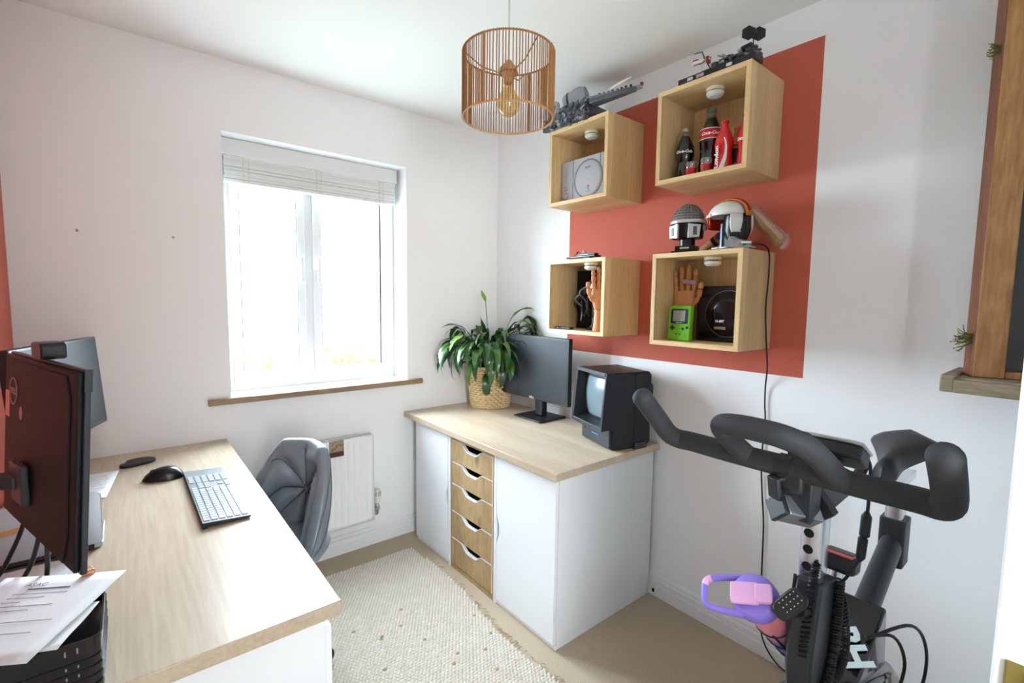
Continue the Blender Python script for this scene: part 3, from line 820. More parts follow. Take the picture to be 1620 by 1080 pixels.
# ---- articulated wooden hands
HANDW = mat('mannequin_wood', (206, 140, 92), 0.45, var=0.08, vscale=25)
JOINT = mat('mannequin_joint', (150, 96, 60), 0.5)
def wooden_hand(label, loc, rz, flip=1, lean=0.0, sc=1.15):
    t = thing('wooden_hand', label, 'mannequin hand', loc, rot=(0, lean, FRONT + rz))
    t.scale = (sc, sc, sc)
    # wrist and forearm block, round section swelling to the palm
    G().lathe([(0, 0), (0.031, 0), (0.033, 0.006), (0.029, 0.03), (0.027, 0.075), (0.029, 0.092), (0, 0.092)], 24, R=Matrix.Diagonal((1, 0.8, 1))).build('forearm', HANDW, t, smooth=50)
    rows = []
    for z, hw_, hd in ((0.094, 0.027, 0.019), (0.108, 0.032, 0.020), (0.130, 0.038, 0.019), (0.155, 0.041, 0.016), (0.172, 0.041, 0.013), (0.178, 0.038, 0.010)):
        rows.append([(hw_ * math.copysign(abs(math.cos(a)) ** 0.7, math.cos(a)), hd * math.copysign(abs(math.sin(a)) ** 0.7, math.sin(a)), z) for a in [2 * PI * j / 20 for j in range(21)]])
    g = G(); g.grid(rows); g.add(rows[0][:-1], [tuple(range(20))]); g.add(rows[-1][:-1], [tuple(range(20))])
    g.build('palm', HANDW, t, smooth=60)
    # fingers: little, ring, middle, index from one side to the other
    for x0, lens, r, sp in ((-0.031, (0.030, 0.024, 0.024), 0.0094, -0.08), (-0.0105, (0.036, 0.030, 0.028), 0.0101, -0.025), (0.0105, (0.038, 0.032, 0.029), 0.0101, 0.025), (0.031, (0.033, 0.028, 0.026), 0.0098, 0.08)):
        f_ = None
        p = Vector((x0 * flip, 0, 0.174)); d = Vector((sp * flip, -0.02, 1)).normalized()
        for si, ln in enumerate(lens):
            q = p + d * ln
            g = G()
            n_ = 6
            pts = [p + d * (ln * i / n_) for i in range(n_ + 1)]
            prof = [0.72, 0.98, 1.0, 0.95, 0.93, 0.92, 0.62] if si < 2 else [0.72, 0.97, 0.98, 0.92, 0.84, 0.66, 0.25]
            g.tube(pts, [r * (1 - 0.06 * si) * w_ for w_ in prof], 14)
            o_ = g.build('finger' if f_ is None else 'finger_joint', HANDW, t if f_ is None else f_, smooth=60)
            if f_ is None: f_ = o_
            if si:
                G().lathe([(0, -0.0105), (0.0022, -0.0103), (0.0022, -0.0095)], 10, p, rotm(PI / 2)).build('pin', JOINT, f_)
            p = q; d = (d + Vector((0, -0.05, 0))).normalized()
    p = Vector((0.034 * flip, -0.006, 0.128))
    f_ = None
    for d, ln in ((Vector((0.52 * flip, -0.28, 0.72)), 0.034), (Vector((0.22 * flip, -0.15, 0.95)), 0.030), (Vector((0.10 * flip, -0.05, 1.0)), 0.024)):
        d.normalize()
        pts = [p + d * (ln * i / 6) for i in range(7)]
        o_ = G().tube(pts, [0.0098 * w_ for w_ in (0.75, 1.0, 1.02, 0.97, 0.94, 0.9, 0.45)], 14).build('thumb' if f_ is None else 'thumb_joint', HANDW, t if f_ is None else f_, smooth=60)
        if f_ is None: f_ = o_
        p = p + d * ln
    return t
wooden_hand('jointed wooden mannequin hand raised behind the green handheld game', (1.835, 1.108, FZ['D']), 0.25, 1)
kd = thing('knuckle_plate', 'small grey ring plate worn across two fingers of the wooden hand', 'ring', (1.832, 1.083, FZ['D'] + 0.240), rot=(0, 0, FRONT + 0.25))
kd.scale = (1.15, 1.15, 1.15)
KM = mat('pewter', (150, 152, 158), 0.4, 0.7)
G().prism([(-0.024, 0.006), (-0.026, -0.004), (-0.012, -0.010), (0.0, -0.006), (0.012, -0.012), (0.024, -0.008), (0.026, 0.002), (0.014, 0.008), (0.0, 0.004), (-0.012, 0.011)][::-1], -0.0175, -0.0135, 'XZ').build('plate', KM, kd, bevel=0.001)
for x in (-0.012, 0.010):
    ring_pts = [(x + 0.0108 * math.cos(a), 0.0 + 0.0108 * math.sin(a) * 1.25, 0.0) for a in [2 * PI * i / 20 for i in range(20)]]
    G().tube(ring_pts, 0.0012, 6, closed=True).build('ring_band', KM, kd, smooth=True)
wooden_hand('jointed wooden mannequin hand beside the black sculpture', (1.752, 1.494, FZ['C']), 0.95, -1, sc=1.12)

# ---- green handheld game
GRN = mat('lime_green_plastic', (112, 190, 30), 0.35)
DKP = mat('dark_grey_plastic', (38, 40, 46), 0.4)
t = thing('handheld_game', 'lime green handheld game with a grey screen, standing in the cube shelf', 'handheld game', (1.755, 1.077, FZ['D']), rot=(math.radians(-4), 0, FRONT))
o2 = rrect(0.098, 0.142, 0.008, 4, 0, 0.071)
G().prism(o2, -0.012, 0.012, 'XZ').build('case', GRN, t, bevel=0.003)
bz = G().prism(rrect(0.076, 0.060, 0.006, 4, 0, 0.098), -0.0136, -0.0118, 'XZ').build('screen_bezel', DKP, t, bevel=0.0006)
G().box(-0.027, 0.027, -0.0142, -0.0132, 0.078, 0.122).build('screen', mat('lcd_grey', (150, 156, 146), 0.25), bz)
text('lettering', 'GAME BOY', 0.0058, PRINTW, t, plane_m((0, -0.0138, 0.0722), (1, 0, 0), (0, 0, 1)), 0.0001)
G().box(-0.037, -0.017, -0.0155, -0.011, 0.0475, 0.0545).box(-0.0305, -0.0235, -0.0155, -0.011, 0.041, 0.061).build('direction_pad', DKP, t, bevel=0.0008)
for x, z in ((0.018, 0.048), (0.037, 0.053)):
    G().lathe([(0, 0.0045), (0.0045, 0.004), (0.0055, 0.0)], 18, (x, -0.0118, z), rotm(PI / 2)).build('round_button', DKP, t, smooth=50)
for x in (-0.008, 0.008):
    G().prism(rrect(0.009, 0.004, 0.0019, 4, x, 0.026), -0.0135, -0.011, 'XZ').build('pill_button', DKP, t)
g = G()
for i in range(4):
    for j in range(3):
        g.box(0.024 + i * 0.0045, 0.026 + i * 0.0045, -0.0124, -0.0119, 0.012 + j * 0.005 + i * 0.001, 0.014 + j * 0.005 + i * 0.001)
sp_ = g.build('speaker_holes', mat('green_shadow', (60, 110, 20), 0.5), t); sp_['kind'] = 'stuff'

# ---- black console with a domed lid, on its edge
BKP = mat('black_gloss_plastic', (16, 16, 20), 0.22)
BKM = mat('black_matt_plastic', (24, 24, 28), 0.55)
t = thing('games_console', 'black games console with a domed disc, leaning in the cube shelf behind the handheld', 'console', (1.868, 0.941, FZ['D']), FRONT)
G().prism(rrect(0.232, 0.222, 0.010, 4, 0.0, 0.111), -0.024, 0.030, 'XZ').build('body', BKM, t, bevel=0.004)
G().box(-0.095, 0.105, -0.029, -0.022, 0.178, 0.186).build('ridge', BKP, t, bevel=0.002)
G().lathe([(0.092, 0.0), (0.092, 0.006), (0.086, 0.010), (0.078, 0.010), (0.070, 0.022), (0.045, 0.029), (0.0, 0.031)], 48, (0.020, -0.024, 0.112), rotm(PI / 2)).build('dome', BKP, t, smooth=60)
G().lathe([(0.0925, 0.0078), (0.090, 0.0088)], 48, (0.020, -0.024, 0.112), rotm(PI / 2), caps=False).build('silver_ring', KM, t, smooth=True)
bd = G().prism([(-0.020, 0.062), (0.022, 0.062), (0.018, 0.118), (-0.016, 0.118)], -0.0562, -0.040, 'XZ').build('badge', BKP, t, bevel=0.003)
text('lettering', '16-BIT', 0.0135, PRINTW, t, plane_m((0.001, -0.0572, 0.083), (1, 0, 0), (0, 0, 1)), 0.0003, bold=0.0005)
G().box(-0.022, 0.024, -0.0556, -0.046, 0.050, 0.062).build('badge_foot', KM, t, bevel=0.002)
G().box(-0.10, -0.02, -0.0275, -0.022, 0.012, 0.040).build('slider_panel', BKP, t, bevel=0.003)

# ---- black sculpture, black board behind it, small remote
BKG = mat('black_glaze', (18, 18, 22), 0.12, coat=0.5)
BRZ = mat('dark_bronze', (58, 52, 48), 0.35, 0.6)
tag(G().box(1.880, 1.888, 1.455, 1.770, FZ['C'], FZ['C'] + 0.30).build('black_board', mat('matt_black_board', (10, 10, 12), 0.8), bevel=0.001), 'plain black board standing at the back of the cube shelf', 'board')
t = thing('sculpture', 'glossy black domed sculpture with twisted bronze tendrils', 'sculpture', (1.822, 1.606, FZ['C']), FRONT)
G().ball((0.03, 0, 0.215), (0.052, 0.036, 0.082), 24, 16, rotm(0, math.radians(28), 0)).build('dome', BKG, t, smooth=True)
rr = random.Random(3)
for k in range(9):
    x = -0.085 + k * 0.014; z = 0.255 - k * 0.004 + (0 if k > 3 else -0.06 + 0.02 * k)
    pts = [(x + 0.03, -0.03, z - 0.03)]
    for q in range(4):
        pts.append((x + rr.uniform(-0.02, 0.02) + 0.008 * q, -0.03 + rr.uniform(-0.01, 0.01), z - 0.06 - q * 0.036))
    G().tube(crom(pts, 4), [0.0095 - 0.0004 * i for i in range(17)], 7).build('tendril', BRZ, t, smooth=True)
G().lathe([(0, 0), (0.05, 0), (0.052, 0.006), (0.03, 0.012), (0.018, 0.03), (0.02, 0.14), (0, 0.15)], 20, (0.02, 0, 0)).build('pedestal', BKM, t, smooth=40)
t = thing('remote_control', 'thin black remote lying in the cube shelf left of the sculpture', 'remote', (1.735, 1.715, FZ['C']), FRONT)
G().box(-0.052, 0.052, -0.014, 0.014, 0, 0.011).build('case', BKM, t, bevel=0.002)
G().box(-0.050, -0.030, -0.0146, -0.0138, 0.002, 0.009).build('silver_label', KM, t)

# ---- brick-built models on top of the boxes (generic shapes)
LG1 = mat('brick_light_grey', (150, 153, 158), 0.4)
LG2 = mat('brick_dark_grey', (84, 88, 94), 0.4)
LG3 = mat('brick_slate', (58, 64, 74), 0.4)
LGB = mat('brick_black', (22, 22, 24), 0.3)
t = thing('model_spaceship', 'grey brick-built model spaceship with long nose plates, on the upper left cube shelf', 'model', (1.778, 1.580, TZ['A']), FRONT + 0.05)
t.scale = (1, 1, 1.18)
g = G()
g.prism([(-0.235, 0.0), (-0.01, 0.0), (0.03, 0.03), (0.0, 0.075), (-0.09, 0.085), (-0.20, 0.06), (-0.255, 0.03)], -0.085, 0.085, 'XZ')
g.build('hull', LG2, t, bevel=0.006)
rr = random.Random(11)
g = G(); cols = [0, 1, 2]
for k in range(150):
    x = rr.uniform(-0.25, 0.02); z = rr.uniform(0.004, 0.075)
    if x < -0.2 and z > 0.055: continue
    g.obox((x, -0.088 + rr.uniform(-0.006, 0.004), z), (rr.uniform(0.008, 0.030), rr.uniform(0.01, 0.02), rr.uniform(0.005, 0.016)), rotm(0, rr.choice((0, 0, 0.6, -0.5)), 0), rr.choice((1, 2, 2, 1, 0)))
gb = g.build('brick_details', [LG1, LG2, LG3], t); gb['kind'] = 'stuff'
Rd = rotm(0, math.radians(76), math.radians(18))
G().lathe([(0, 0), (0.040, 0), (0.044, 0.008), (0.044, 0.05), (0.047, 0.055), (0.047, 0.085), (0.040, 0.10), (0.036, 0.112), (0, 0.112)], 28, (-0.150, -0.045, 0.095), Rd).build('drum', LG1, t, smooth=40)
G().lathe([(0.0445, 0.020), (0.0465, 0.022), (0.0465, 0.028), (0.0445, 0.03)], 28, (-0.150, -0.045, 0.095), Rd, caps=False).build('drum_band', LG3, t, smooth=40)
dsc = G().lathe([(0, 0), (0.034, 0), (0.036, 0.006), (0.034, 0.016), (0.024, 0.018), (0.022, 0.012), (0, 0.012)], 28, (-0.185, -0.078, 0.078), rotm(PI / 2 - 0.2, 0, -0.3)).build('round_port', LG1, t, smooth=40)
G().lathe([(0, 0.0125), (0.019, 0.0125)], 20, (-0.185, -0.078, 0.078), rotm(PI / 2 - 0.2, 0, -0.3), caps=False).build('port_grille', LG3, dsc)
g = G().prism([(-0.02, -0.03), (0.255, -0.008), (0.262, 0.0), (0.255, 0.008), (0.10, 0.022), (-0.02, 0.03)], 0.074, 0.086, 'XY')
g.xf = None
o_ = g.build('nose_plate', LG1, t, bevel=0.002); o_.rotation_euler = (0, math.radians(4), 0); o_.location = (0, -0.02, 0.012)
g = G().prism([(0.0, -0.03), (0.215, -0.02), (0.238, -0.008), (0.232, 0.004), (0.0, 0.028)], 0.040, 0.056, 'XY')
o_ = g.build('nose_plate', LG2, t, bevel=0.002); o_.location = (0.04, -0.075, 0.008); o_.rotation_euler = (0, math.radians(2), 0)
g = G()
for k in range(9):
    g.obox((0.02 + k * 0.024, -0.028 + rr.uniform(-.004, .004), 0.100 - k * 0.0015), (0.010, 0.012, 0.006), rotm(0, 0, 0.4))
gb = g.build('plate_studs', LG3, t); gb['kind'] = 'stuff'
G().obox((0.262, -0.02, 0.083), (0.010, 0.012, 0.012), rotm(0, 0.07, 0)).build('red_tip', mat('brick_red', (150, 24, 28), 0.4), t, bevel=0.001)
G().tube([(0.16, -0.11, 0.068), (0.20, -0.112, 0.074), (0.262, -0.098, 0.086)], [0.004, 0.005, 0.003], 8).build('pale_rod', mat('brick_white', (226, 222, 212), 0.4), t, smooth=True)

t = thing('brick_diorama', 'long black based brick diorama with grey towers, on the upper right cube shelf', 'model', (1.724, 0.946, TZ['B']), FRONT)
G().box(-0.145, 0.145, -0.03, 0.03, 0, 0.022).build('base', LGB, t, bevel=0.001)
for x, w_, c in ((-0.095, 0.022, (196, 196, 190)), (-0.055, 0.030, (176, 160, 176)), (0.055, 0.020, (186, 186, 196))):
    G().box(x - w_ / 2, x + w_ / 2, -0.0312, -0.030, 0.006, 0.017).build('name_tile', mat('tile_%d' % c[0], c, 0.4), t)
G().lathe([(0, 0.022), (0.017, 0.022), (0.017, 0.046), (0.013, 0.046), (0.013, 0.034), (0, 0.034)], 20, (-0.012, 0.0, 0)).build('round_tower', LG3, t, smooth=40)
rr = random.Random(5)
g = G()
for k in range(90):
    x = rr.uniform(0.01, 0.142); top = 0.045 + 0.03 * max(0, (x - 0.02) / 0.12) * rr.random()
    z = 0.022 + rr.uniform(0.002, top - 0.022)
    g.obox((x, rr.uniform(-0.026, 0.024), z), (rr.uniform(0.006, 0.018), rr.uniform(0.006, 0.014), rr.uniform(0.004, 0.012)), None, rr.choice((0, 1, 1, 2)))
gb = g.build('towers', [LG1, LG2, LG3], t); gb['kind'] = 'stuff'
G().tube([(0.03, 0.0, 0.05), (0.005, -0.02, 0.062)], 0.003, 8).build('gun_barrel', LG1, t)
G().tube([(0.045, 0.0, 0.048), (0.02, -0.02, 0.060)], 0.003, 8).build('gun_barrel', LG1, t)
G().cyl((0.085, 0.0, 0.055), (0.118, 0.0, 0.058), 0.014, n=16).build('dark_barrel', LGB, t, smooth=40)
G().tube([(-0.068, 0, 0.02), (-0.066, 0, 0.06)], 0.0012, 6).build('clear_rod', clear_mat('clear_rod', gloss=0.2), t)
fi = G().tube([(-0.108, -0.002, 0.078), (-0.095, -0.002, 0.079), (-0.07, 0, 0.076), (-0.046, 0.002, 0.072), (-0.038, 0.002, 0.071)], [0.003, 0.007, 0.0095, 0.011, 0.007], 8).build('small_craft', mat('brick_white', (226, 222, 212), 0.4), t, smooth=30)
G().obox((-0.088, -0.006, 0.083), (0.022, 0.006, 0.004), rotm(0, 0.1, 0)).build('red_stripe', mat('brick_red', (150, 24, 28), 0.4), fi)
G().obox((-0.042, 0.001, 0.071), (0.008, 0.022, 0.020)).build('red_tail', mat('brick_red', (150, 24, 28), 0.4), fi)
for sx, sz in ((1, 1), (-1, 1), (1, -1), (-1, -1)):
    G().tube([(-0.052, 0.004 * sx, 0.072), (-0.05, 0.030 * sx, 0.072 + 0.020 * sz), (-0.082, 0.032 * sx, 0.074 + 0.021 * sz)], [0.003, 0.0024, 0.0016], 6).build('wing_strut', LG2, fi)
tc_ = G().ball((0.122, 0, 0.098), 0.011, 14, 10).build('dark_craft', LGB, t, smooth=True)
G().cyl((0.122, 0, 0.058), (0.122, 0, 0.09), 0.002, n=8).build('craft_rod', LGB, tc_)
for sx in (-1, 1):
    G().prism([(0.024 * math.cos(a), 0.024 * math.sin(a)) for a in [PI / 3 * i + PI / 6 for i in range(6)]], -0.002, 0.002, 'XY').build('side_panel', LGB, tc_).matrix_local = Matrix.Translation((0.122 + 0.010 * sx, -0.016 * sx * -1, 0.098)) @ rotm(PI / 2, 0, math.radians(35)).to_4x4()

t = thing('model_spaceship', 'small flat black model craft on the cube shelf above the flat monitor', 'model', (1.716, 1.590, TZ['C']), FRONT)
G().prism([(-0.105, 0.0), (-0.045, -0.018), (0.10, -0.022), (0.102, 0.022), (-0.045, 0.018)], 0.006, 0.014, 'XY').build('hull', LGB, t, bevel=0.002)
G().prism([(-0.05, 0.0), (-0.02, -0.012), (0.095, -0.014), (0.095, 0.014), (-0.02, 0.012)], 0.014, 0.024, 'XY').build('upper_deck', LGB, t, bevel=0.003)
G().tube([(-0.035, 0, 0.020), (-0.03, 0, 0.034), (-0.022, 0, 0.036)], 0.003, 8).build('mast', LGB, t)
G().obox((0.012, 0, 0.030), (0.02, 0.004, 0.014), rotm(0, -0.5, 0)).build('fin', LGB, t)
G().box(0.02, 0.06, -0.012, 0.012, 0.0, 0.006).build('foot', LGB, t)

# ---- two helmet models on stands (generic), wrapped wooden piece
t = thing('model_helmet', 'grey domed model helmet with dark visor on a black stand', 'model', (1.772, 1.070, TZ['D']), FRONT + 0.25)
G().box(-0.050, 0.050, -0.045, 0.045, 0, 0.010).box(-0.038, 0.038, -0.035, 0.035, 0.010, 0.030).build('stand', LGB, t, bevel=0.001)
G().box(-0.018, 0.018, -0.0356, -0.0350, 0.018, 0.024).build('name_tile', mat('tile_196', (196, 196, 190), 0.4), t)
G().lathe([(0.030, 0.030), (0.030, 0.055), (0.052, 0.062), (0.054, 0.12), (0, 0.12)], 20).build('inner_form', LGB, t, smooth=30)
HG = mat('helmet_grey', (146, 144, 142), 0.35, 0.3)
HL = mat('helmet_silver', (205, 206, 208), 0.25, 0.3)
rows = []
for i in range(10):
    ph = PI / 2 * i / 9; zz = 0.122 + 0.074 * math.sin(ph); r = 0.066 * math.cos(ph) + 0.0005
    rows.append((r * 0.93, zz))
dm = G().lathe([(0.060, 0.118), (0.066, 0.122)] + rows[1:], 12).build('dome', HG, t)
G().lathe([(0.0675, 0.116), (0.0695, 0.120), (0.0695, 0.126), (0.067, 0.129)], 24, caps=False).build('brow_band', HL, t, smooth=40)
g = G()
for i in range(8):
    ph = 0.15 + 1.3 * i / 8
    for a in range(26):
        th = 2 * PI * a / 26
        r = 0.062
        g.obox((r * math.cos(ph) * math.cos(th), r * math.cos(ph) * math.sin(th), 0.122 + 0.074 * math.sin(ph)), (0.003, 0.010 * math.cos(ph), 0.0055), rotm(0, -ph, th))
gb = g.build('dome_studs', mat('stud_grey', (118, 112, 106), 0.5), t); gb['kind'] = 'stuff'
G().lathe([(0.0575, 0.060), (0.060, 0.062), (0.062, 0.118)], 24, caps=False).build('visor', BKP, t, smooth=40)
for sx in (-1, 1):
    ck = G().prism([(0, 0.0), (0.044, 0.004), (0.048, 0.052), (0.0, 0.056)], -0.006, 0.006, 'XZ').build('cheek_plate', HL, t, bevel=0.002)
    ck.matrix_local = Matrix.Translation((0.018 * sx, -0.060, 0.056)) @ rotm(0, 0, 0.55 * sx).to_4x4() @ Matrix.Diagonal((sx, 1, 1, 1))
    G().obox((0.026, -0.0068, 0.028), (0.014, 0.002, 0.032)).build('recess', LG2, ck)
G().cyl((0.062, -0.005, 0.10), (0.074, -0.005, 0.10), 0.014, n=16).build('ear_disc', HG, t, smooth=40)

t = thing('model_helmet', 'white and orange model flight helmet with red visor on a dark stand', 'model', (1.775, 0.905, TZ['D']), FRONT - 0.2)
HW_ = mat('helmet_white', (238, 236, 230), 0.3)
G().box(-0.042, 0.05, -0.045, 0.045, 0, 0.008).build('stand_base', LGB, t, bevel=0.001)
for x in (-0.02, 0.012):
    G().box(x - 0.014, x + 0.014, -0.0455, -0.030, 0.008, 0.012).build('white_tile', HW_, t)
G().box(-0.006, 0.020, -0.022, 0.02, 0.008, 0.105).build('stand_post', LG3, t, bevel=0.002)
G().box(-0.012, -0.004, -0.028, -0.012, 0.012, 0.10).build('post_strip', mat('steel_blue', (120, 140, 165), 0.3, 0.4), t, bevel=0.001)
G().lathe([(0, 0.035), (0.035, 0.038), (0.048, 0.07), (0.046, 0.13), (0, 0.135)], 18, (0.030, 0.01, 0)).build('lining', LGB, t, smooth=30)
rows = []
for i in range(9):
    ph = PI * 0.5 * i / 8
    rows.append([(-0.004 + 0.072 * math.cos(ph) * math.cos(a) * 1.02, 0.062 * math.cos(ph) * math.sin(a), 0.128 + 0.054 * math.sin(ph)) for a in [2 * PI * j / 28 for j in range(29)]])
G().grid(rows).build('shell', HW_, t, smooth=60, thick=0.004)
g = G()
rows = [[(0.050 + 0.018 * math.cos(a) * k, 0.060 * math.sin(a) * k + 0.004, z) for a in [-1.5 + 3.0 * j / 14 for j in range(15)]] for z, k in ((0.128, 1.0), (0.10, 1.05), (0.075, 0.98), (0.062, 0.85))]
G().grid(rows).build('neck_guard', HW_, t, smooth=60, thick=0.004)
rows = []
for j in range(15):
    a = -0.9 + 2.6 * j / 14
    cx, cz = 0.006, 0.128
    rows.append([(cx + 0.078 * math.sin(a), y, cz + 0.060 * math.cos(a)) for y in (-0.013, 0.0, 0.013)])
G().grid(rows).build('orange_crest', mat('crest_orange', (214, 120, 24), 0.35), t, smooth=60, thick=0.004)
rows = []
for j in range(13):
    a = -0.6 + 2.0 * j / 12
    rows.append([(0.006 + 0.082 * math.sin(a), y, 0.128 + 0.064 * math.cos(a)) for y in (-0.004, 0.004)])
G().grid(rows).build('red_crest', mat('crest_red', (160, 30, 20), 0.35), t, smooth=60, thick=0.003)
vis = []
for z, k in ((0.128, 1.0), (0.110, 1.03), (0.086, 0.98)):
    vis.append([(-0.012 - 0.064 * math.cos(a) * k, 0.056 * math.sin(a), z) for a in [-1.15 + 2.3 * j / 14 for j in range(15)]])
G().grid(vis).build('red_visor', mat('visor_red', (196, 44, 18), 0.15, trans=0.25), t, smooth=60, thick=0.003)
G().tube([(-0.012 - 0.069 * math.cos(a), 0.060 * math.sin(a), 0.131) for a in [-1.3 + 2.6 * j / 16 for j in range(17)]], 0.006, 8).build('brow_trim', HW_, t, smooth=True)

TAN = mat('tan_timber', (186, 138, 88), 0.5, var=0.12, vscale=20)
CLR = clear_mat('clear_plastic', (252, 250, 246), 0.16, 0.05, 0.03)
t = thing('wrapped_wooden_piece', 'long tan rounded wooden piece in clear plastic, leaning behind the flight helmet', 'wooden piece', (1.868, 0.892, TZ['D']), FRONT)
path = [(0.018, 0, 0.160), (0.05, 0, 0.125), (0.085, 0, 0.088), (0.120, 0, 0.050), (0.142, 0, 0.027)]
G().tube(crom(path, 4), [0.010] + [0.021] * 3 + [0.024] * 9 + [0.025, 0.026, 0.024, 0.014], 14, flat=0.8).build('timber', TAN, t, smooth=True)
G().tube(crom([(0.0, -0.003, 0.185)] + [(a + 0.004, -0.002, c + 0.004) for a, b, c in path[1:]] + [(0.162, -0.002, 0.024)], 4), [0.004, 0.014] + [0.029] * 15 + [0.033, 0.034, 0.030, 0.014], 14).build('plastic_sleeve', CLR, t, smooth=True)
t = thing('wooden_tube', 'tan tube with a dark ring lying between the two model helmets', 'tube', (1.868, 1.02, TZ['D']), FRONT)
G().tube([(-0.04, 0, 0.016), (0.02, 0, 0.055), (0.075, 0.01, 0.105)], [0.015, 0.019, 0.019], 16).build('tube_body', TAN, t, smooth=True)
G().tube([(0.010, 0, 0.049), (0.022, 0, 0.057)], 0.021, 16).build('dark_ring', LGB, t, smooth=40)
G().lathe([(0, 0.004), (0.012, 0.004), (0.014, 0.0)], 20, (0.04, -0.019, 0.070), rotm(PI / 2)).build('blue_disc', mat('blue_grey_disc', (92, 92, 120), 0.35), t, smooth=40)
# crumpled clear film and the little green and white plug
t = thing('crumpled_film', 'crumpled clear plastic film beside the flight helmet stand', 'plastic film', (1.745, 0.842, TZ['D']), FRONT)
rr = random.Random(9); rows = []
for i in range(7):
    rows.append([(-0.035 + 0.014 * i + rr.uniform(-.004, .004), -0.03 + 0.012 * j, max(0.001, (0.055 - 0.008 * i) * math.sin((j + 0.5) / 7 * PI) + rr.uniform(-0.006, 0.006))) for j in range(7)])
G().grid(rows).build('film', clear_mat('film_clear', (240, 240, 245), 0.3, 0.12, 0.22), t, smooth=20)
CBL = mat('black_cable', (20, 20, 22), 0.5)
t = thing('cable_plug', 'green and white triangular cable plug on the shelf corner', 'plug', (1.735, 0.815, TZ['D']), FRONT + 0.2)
G().prism([(-0.014, 0.022), (0.0, 0.0), (0.014, 0.018)][::1], -0.006, 0.006, 'XZ').build('green_face', mat('plug_green', (20, 96, 60), 0.4), t, bevel=0.001)
G().prism([(-0.016, 0.026), (-0.017, 0.020), (0.014, 0.016), (0.017, 0.024)], -0.008, 0.008, 'XZ').build('white_shell', mat('plug_white', (230, 232, 232), 0.3), t, bevel=0.001)

# ============================================================ PENDANT LAMP
JUTE = mat('jute_cord', (154, 106, 62), 0.85, var=0.18, vscale=160)
JUTEP = mat('jute_binding', (196, 150, 96), 0.8)
LAMPX, LAMPY = 1.043, 1.322
t = thing('pendant_lamp', 'drum pendant lamp of vertical jute cords hanging from the ceiling', 'lamp', (LAMPX, LAMPY, ZC))
RL, ZA, ZB_ = 0.153, -0.238, -0.446
G().lathe([(0, 0), (0.045, 0), (0.046, -0.006), (0.02, -0.022), (0, -0.024)], 24).build('ceiling_rose', mat('rose_white', (235, 235, 232), 0.4), t, smooth=40)
G().tube([(0, 0, -0.02), (0, 0, -0.272)], 0.0028, 8).build('flex', mat('flex_white', (200, 196, 188), 0.5), t, smooth=True)
for z, m_, r_ in ((ZA, JUTE, 0.0030), (ZB_, JUTEP, 0.0034)):
    G().tube([(RL * math.cos(a), RL * math.sin(a), z) for a in [2 * PI * i / 64 for i in range(64)]], r_, 8, closed=True).build('ring', m_, t, smooth=True)
g = G(); rr = random.Random(2)
n_ = 96
for i in range(n_):
    a = 2 * PI * (i + rr.uniform(-0.15, 0.15)) / n_
    a2 = a + rr.uniform(-0.006, 0.006)
    r_ = RL + 0.0026
    g.tube([(r_ * math.cos(a), r_ * math.sin(a), ZA + 0.002), (r_ * math.cos((a + a2) / 2) * 0.999, r_ * math.sin((a + a2) / 2) * 0.999, (ZA + ZB_) / 2), (r_ * math.cos(a2), r_ * math.sin(a2), ZB_ - 0.002)], 0.0019, 6)
    if i % 24 == 6:
        g.tube([(r_ * math.cos(a), r_ * math.sin(a), ZA), (r_ * math.cos(a), r_ * math.sin(a), ZB_)], 0.0050, 8)
cs = g.build('cords', JUTE, t, smooth=True); cs['kind'] = 'stuff'
zf = -0.335
G().tube([(0.030 * math.cos(a), 0.030 * math.sin(a), -0.300) for a in [2 * PI * i / 24 for i in range(24)]], 0.003, 6, closed=True).build('spider_hub', JUTE, t, smooth=True)
for k in range(3):
    a = 2 * PI * k / 3 + 0.5
    G().tube([(0.03 * math.cos(a), 0.03 * math.sin(a), -0.300), (0.09 * math.cos(a), 0.09 * math.sin(a), -0.285), (RL * math.cos(a), RL * math.sin(a), ZA)], 0.0022, 6).build('spider_arm', JUTE, t, smooth=True)
BRS = mat('lampholder_brown', (176, 136, 88), 0.45)
G().lathe([(0, -0.258), (0.010, -0.260), (0.016, -0.270), (0.030, -0.284), (0.031, -0.294), (0.022, -0.306), (0.016, -0.312), (0.016, -0.332), (0, -0.332)], 24).build('lamp_holder', BRS, t, smooth=40)
G().lathe([(0.012, -0.334), (0.016, -0.345), (0.034, -0.376), (0.040, -0.398), (0.034, -0.424), (0.018, -0.437), (0, -0.440)], 24).build('bulb', clear_mat('amber_bulb_glass', (246, 228, 190), 0.10, 0.02, 0.04), t, smooth=True)
g = G()
for k in range(4):
    a = PI / 2 * k
    g.tube([(0.006 * math.cos(a), 0.006 * math.sin(a), -0.345), (0.014 * math.cos(a), 0.014 * math.sin(a), -0.410)], 0.0012, 5)
g.build('filament', mat('filament_gold', (216, 170, 90), 0.4, 0.5), t)

# ============================================================ ON THE RIGHT WORKTOP
WTZ = 0.7505
